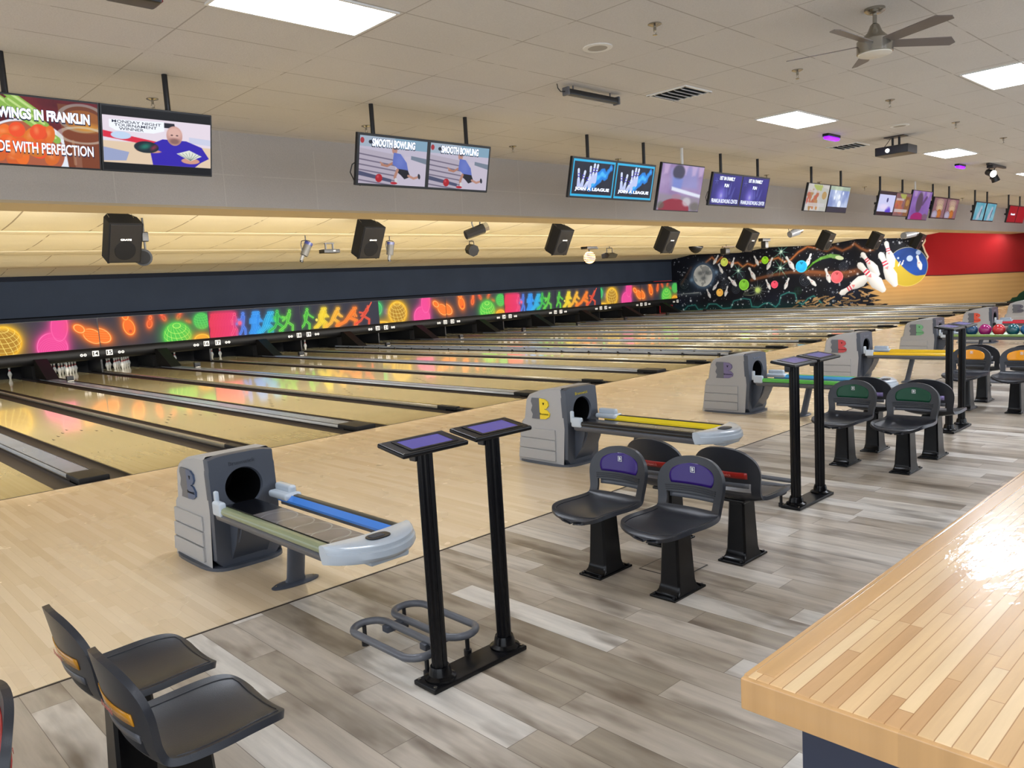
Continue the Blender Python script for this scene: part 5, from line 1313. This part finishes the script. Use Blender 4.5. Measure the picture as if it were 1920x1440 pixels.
mon_mount(0, (16.086, 17.413), 'pair of black ceiling posts carrying the pale lavender and small food monitors')
m = build_monitor(p_photo(1), 'pale lavender monitor with dark bands above and below', 15.70, 'ceiling monitors', zc=ZM); mon_cable(m, MW)
build_monitor(p_food(1), 'small food monitor partly behind the tall violet monitor', 16.64, 'ceiling monitors', zc=ZM, dim=True)
mon_mount(0, (18.214,), 'white ceiling post carrying the tall violet and pink monitor', True, 3.42)
build_monitor(p_portrait(1), 'tall violet and pink monitor with a dark figure', 17.62, 'ceiling monitors', wdt=1.28, hgt=.70, zc=3.265, dim=True)
mon_mount(0, (19.448, 20.661), 'pair of black ceiling posts carrying the two orange food monitors')
ms = shared(p_food(2))
build_monitor(ms, 'left of the two monitors showing orange and cream food', 19.12, 'ceiling monitors', zc=ZM, dim=True)
build_monitor(ms, 'right of the two monitors showing orange and cream food', 20.05, 'ceiling monitors', zc=ZM, dim=True)
mon_mount(0, (22.826, 23.954), 'pair of black ceiling posts carrying the two cyan monitors')
ms = shared(p_photo(2))
build_monitor(ms, 'left of the two cyan and white monitors', 22.42, 'ceiling monitors', zc=ZM, dim=True)
build_monitor(ms, 'right of the two cyan and white monitors', 23.42, 'ceiling monitors', zc=ZM, dim=True)
mon_mount(0, (26.145, 27.407), 'pair of black ceiling posts carrying the red monitor')
ms = shared(p_red())
build_monitor(ms, 'plain red monitor near the right frame edge', 25.70, 'ceiling monitors', zc=ZM, texts=(('Brunswick', .3, .8, .5, .12, T_),), dim=True)
build_monitor(ms, 'plain red monitor cut by the right frame edge', 26.65, 'ceiling monitors', zc=ZM, dim=True)

# ================================================================== LANE CEILING FITTINGS
def lane_z(y): return float(np.interp(y, [a for a, b in prof], [b for a, b in prof]))
def make_pa():
    """hanging loudspeaker; origin at the lane ceiling"""
    t = thing('loudspeaker', '', 'loudspeaker', group='hanging loudspeakers')
    rot = Matrix.Rotation(math.radians(28), 3, 'X')
    bm = bmesh.new(); out = [(-.235, -.19), (.235, -.19), (.235, .06), (.15, .19), (-.15, .19), (-.235, .06)]
    prism(bm, out, -.31, .31, 2); bmesh.ops.bevel(bm, geom=list(bm.edges), offset=.008, segments=1, affect='EDGES')
    for v in bm.verts: v.co = rot @ v.co + Vector((0, 0, -.38))
    cb = obj('cabinet', bm, M['black_matte'], t, smooth=30)
    T = lambda v: tuple(rot @ Vector(v) + Vector((0, 0, -.38)))
    bm = bmesh.new(); bx(bm, T((0, -.194, -.0)), (.43, .012, .58), rot, bev=.004); gr = obj('grille', bm, M['black'], t)
    bm = bmesh.new(); cyl(bm, T((0, -.198, -.11)), T((0, -.206, -.11)), .15, .145, n=32); obj('woofer_ring', bm, M['black_matte'], gr)
    me = text_mesh('CRATE', .045, .001, .002); me.transform(Matrix.Rotation(PI/2, 4, 'X'))
    o = obj('maker_badge', me, M['white_txt'], gr, smooth=0); o.location = T((0.0, -.205, .06)); o.rotation_euler = (math.radians(28), 0, 0); o.scale = (1.1, 1, .8)
    for s in (-1, 1):
        bm = bmesh.new(); tube(bm, [T((s*.17, .02, .31)), (s*.17, .02, 0.02)], .004, 6); obj('hanging_wire', bm, M['steel'], t)
        bm = bmesh.new(); cyl(bm, T((s*.2, -.13, -.31)), T((s*.2, -.13, -.335)), .018, n=10); obj('cabinet_foot', bm, M['black'], cb)
    return t

pa0 = None
for k, (x, wh) in enumerate(((1.58, 'nearest and largest, left of the silver scanner lights'), (5.86, 'second from the left, between two silver scanner lights'), (11.07, 'third from the left, beside the small disco ball'), (15.3, 'fourth from the left, above the end of the painted panels'),
        (19.5, 'over the moon of the mural'), (24.8, 'over the copper clouds of the mural'), (29.1, 'over the painted flying pins'), (33.6, 'farthest away over the big painted ball'))):
    lab = 'black hanging loudspeaker '+wh
    if pa0 is None: pa0 = make_pa(); pa0.location = (x, 3.17, lane_z(3.17)); pa0['label'] = lab
    else: dup(pa0, (x, 3.17, lane_z(3.17)), 0, lab)
def fixture(name, lab, cat, x, y, grp=None): return thing(name, lab, cat, (x, y, lane_z(y)), 0, grp)
# silver scanner lights
def scanner(x, y, tilt, lab):
    t = fixture('scanner_light', lab, 'stage light', x, y, 'silver scanner lights')
    d = Vector((math.sin(tilt), -.1, math.cos(tilt))).normalized(); c = Vector((0, 0, -.30))
    bm = bmesh.new(); cyl(bm, c-d*.15, c+d*.15, .085, .09, n=24); b_ = obj('barrel', bm, colmat('fixture_silver', (70, 68, 64), .5), t)
    bm = bmesh.new(); cyl(bm, c+d*.10, c+d*.165, .094, n=24); obj('blue_end', bm, colmat('fixture_blue', (34, 42, 96), .3), b_)
    bm = bmesh.new(); cyl(bm, c-d*.15-Vector((.05*math.sin(tilt), 0, 0)), c-d*.27-Vector((.02, 0, 0)), .045, .035, n=16); obj('mirror_arm', bm, colmat('fixture_pale', (92, 92, 92), .4), b_)
    bm = bmesh.new(); cyl(bm, c-d*.27, c-d*.31, .04, n=16); obj('mirror_cap', bm, M['black'], b_)
    bm = bmesh.new(); tube(bm, [(-.11, 0, -.34), (-.12, 0, -.2), (-.10, 0, -.12), (0, 0, -.10), (.1, 0, -.12), (.11, 0, -.2)], .010, 6); cyl(bm, (0, 0, -.10), (0, 0, 0.03), .012, n=8); obj('yoke', bm, M['black'], t)
scanner(6.55, 6.6, .45, 'silver and blue scanner light tilted on a yoke, left of the black box light')
scanner(8.95, 6.8, .1, 'silver and blue scanner light hanging upright, right of the second loudspeaker')
t = fixture('box_light', 'flat black box light on two short legs between the scanner light and second loudspeaker', 'stage light', 7.95, 7.95)
bm = bmesh.new(); bx(bm, (0, 0, -.22), (.44, .26, .09), bev=.01); obj('housing', bm, M['black'], t)
bm = bmesh.new()
for s in (-1, 1): bx(bm, (s*.10, 0, -.11), (.03, .04, .15))
bx(bm, (0, 0, -.018), (.26, .05, .04)); obj('bracket', bm, M['tube_grey'], t)
bm = bmesh.new(); bx(bm, (.06, -.133, -.215), (.06, .004, .03)); obj('badge', bm, M['white_txt'], t)
t = fixture('barrel_light', 'long black barrel light with a bright mirrored end hanging at the beam', 'stage light', 8.5, 3.1)
d = Vector((.86, -.35, .30)).normalized(); c = Vector((0, 0, -.22))
bm = bmesh.new(); cyl(bm, c-d*.24, c+d*.18, .095, .105, n=8); b_ = obj('barrel', bm, M['black'], t)
bm = bmesh.new(); cyl(bm, c+d*.17, c+d*.27, .10, .105, n=8); obj('mirror_end', bm, M['chrome'], b_)
bm = bmesh.new(); tube(bm, [(-.06, 0, -.15), (-.10, 0, -.06), (-.08, 0, 0.02)], .014, 6); tube(bm, [(.12, 0, -.1), (.13, 0, 0.02)], .014, 6); obj('hanger', bm, M['black'], t)
t = fixture('moonflower_light', 'small black octagonal effect light below the barrel light', 'stage light', 12.3, 7.6)
bm = bmesh.new(); cyl(bm, (-.02, -.10, -.30), (.03, .14, -.24), .17, .15, n=8); obj('housing', bm, M['black'], t)
bm = bmesh.new(); tube(bm, [(-.09, 0, -.12), (-.07, 0, -.03), (.07, 0, -.03), (.09, 0, -.12)], .013, 6); cyl(bm, (0, 0, -.03), (0, 0, .02), .012, n=8); obj('hanger', bm, M['black'], t)
# mirror-ball lamp
t = fixture('disco_ball_light', 'small glowing disco ball lamp hanging right of the third loudspeaker', 'stage light', 19.0, 9.0)
bm = bmesh.new(); bx(bm, (0, 0, -.04), (.55, .3, .09), bev=.01); bx(bm, (.36, 0, -.06), (.2, .06, .05)); cyl(bm, (0, 0, -.08), (0, 0, -.2), .03, n=10); obj('ceiling_plate', bm, M['black'], t)
bm = bmesh.new(); bmesh.ops.create_uvsphere(bm, u_segments=20, v_segments=12, radius=.21)
for v in bm.verts: v.co.z -= .38
b_ = obj('glass_ball', bm, M['warm_bulb'], t, smooth=0); bm = bmesh.new()
for z in (-.5, -.44, -.38, -.32, -.26):
    r_ = math.sqrt(max(.0, .215**2-(z+.38)**2)); tube(bm, [(r_*math.cos(a), r_*math.sin(a), z) for a in [2*PI*k/20 for k in range(20)]], .014, 5, closed=True)
obj('ball_cage', bm, colmat('cage_brown', (90, 60, 50), .4), b_)
t = fixture('yoke_floodlight', 'small black floodlight on a yoke right of the glowing disco ball', 'stage light', 20.0, 8.9)
bm = bmesh.new(); prism(bm, [(-.2, -.30), (-.10, -.42), (.18, -.42), (.2, -.26), (.0, -.22)], -.24, .24, 0); bmesh.ops.bevel(bm, geom=list(bm.edges), offset=.015, segments=1, affect='EDGES'); obj('housing', bm, M['black'], t)
bm = bmesh.new(); tube(bm, [(-.16, 0, -.26), (-.15, 0, -.06), (.15, 0, -.06), (.16, 0, -.26)], .016, 6); cyl(bm, (0, 0, -.06), (0, 0, .02), .012, n=8); obj('yoke', bm, M['black'], t)
t = fixture('dome_camera', 'black half-dome camera on the lane ceiling before the moon of the mural', 'camera', 26.5, 9.5)
bm = bmesh.new(); lathe(bm, [(.30, .02), (.30, -.04), (.27, -.10), (.2, -.2), (.1, -.27), (.02, -.29)], 24); obj('dome', bm, M['black_gloss'], t)
t = fixture('effect_light', 'small dark effect light left of the fifth loudspeaker', 'stage light', 27.3, 8.6)
bm = bmesh.new(); bx(bm, (0, 0, -.28), (.34, .3, .26), bev=.05); obj('housing', bm, M['black'], t)
bm = bmesh.new(); bx(bm, (.25, 0, -.10), (.9, .08, .04)); cyl(bm, (.1, 0, -.08), (.1, 0, .03), .014, n=8); bx(bm, (0, 0, -.14), (.05, .05, .08)); obj('arm', bm, colmat('arm_bronze', (90, 66, 44), .4), t)
t = fixture('bracket_light', 'black stage light on a short bracket over the green burst of the mural', 'stage light', 27.3, 6.8)
bm = bmesh.new(); bx(bm, (0, 0, -.06), (.62, .2, .12), bev=.01); obj('mount', bm, M['black'], t)
bm = bmesh.new(); bx(bm, (.02, 0, -.26), (.26, .22, .30), bev=.04); obj('housing', bm, M['black'], t)
t = fixture('mirror_scanner', 'small black and chrome scanner light under the beam, over the mural centre', 'stage light', 20.9, 2.4)
bm = bmesh.new(); cyl(bm, (-.2, 0, -.24), (.12, -.1, -.14), .10, .13, n=14); h_ = obj('barrel', bm, M['tube_grey'], t)
bm = bmesh.new(); cyl(bm, (.10, -.095, -.145), (.22, -.13, -.11), .13, .12, n=14); obj('mirror_head', bm, M['chrome'], h_)
bm = bmesh.new(); tube(bm, [(-.2, 0, -.2), (-.26, 0, -.08), (-.18, 0, .02)], .012, 6); obj('hanger', bm, M['black'], t)
t = fixture('mesh_barrel_light', 'grey barrel light under the beam beside the farthest loudspeaker', 'stage light', 31.0, 2.6)
bm = bmesh.new(); cyl(bm, (-.5, 0, -.22), (.3, -.1, -.12), .13, .15, n=14); obj('barrel', bm, M['tube_grey'], t)
bm = bmesh.new(); cyl(bm, (.3, -.1, -.12), (.42, -.12, -.10), .155, n=14); cyl(bm, (0, 0, -.1), (0, 0, .03), .02, n=8); obj('end_cap', bm, M['black'], t)
# round effect light hanging by the first loudspeaker
t = thing('side_effect_light', 'dark round effect light tucked behind the nearest loudspeaker', 'stage light', (2.02, 3.6, lane_z(3.6)))
bm = bmesh.new(); cyl(bm, (-.03, -.08, -.62), (.03, .10, -.60), .13, n=20); bx(bm, (.05, 0, -.30), (.10, .08, .15), bev=.015); cyl(bm, (.04, 0, -.5), (.04, 0, .0), .016, n=10); obj('housing', bm, M['black'], t)
bm = bmesh.new(); cyl(bm, (-.032, -.085, -.62), (-.035, -.098, -.62), .10, n=20); obj('lens', bm, M['black_matte'], t)
# recessed wall washer over the red wall
t = thing('wall_washer', 'small lamp under the beam lighting the red wall', 'ceiling lamp', (36.3, .95, lane_z(.95)-.0))
bm = bmesh.new(); cyl(bm, (0, 0, .01), (.02, 0, -.10), .06, .07, n=20); obj('housing', bm, M['white'], t)
bm = bmesh.new(); cyl(bm, (.02, 0, -.098), (.0205, 0, -.104), .055, n=20); obj('lens', bm, M['warm_bulb'], t)
l = bpy.data.lights.new('wall_wash', 'SPOT'); l.energy = 30; l.spot_size = math.radians(110); l.spot_blend = .8; l.shadow_soft_size = .05; l.color = (1, .93, .85)
o = bpy.data.objects.new('wall_wash', l); C.objects.link(o); o.location = (36.33, .95, lane_z(.95)-.12); o.rotation_euler = Vector((.75, 0, -1)).to_track_quat('-Z', 'Y').to_euler()

# flush floor box cover beside the purple-fronted chairs
t = thing('floor_box_cover', 'flush square cover plate in the plank floor beside the purple-fronted chairs', 'floor cover', (1.55, -6.42, .001))
bm = bmesh.new(); bx(bm, (0, 0, .0012), (.30, .30, .002)); obj('cover_plate', bm, M['vinyl'], t, smooth=0)
bm = bmesh.new()
for q in ((0, .15, .31, .005), (0, -.15, .31, .005), (.15, 0, .005, .31), (-.15, 0, .005, .31)): bx(bm, (q[0], q[1], .0015), (q[2], q[3], .002))
obj('cover_seam', bm, M['black'], t, smooth=0)
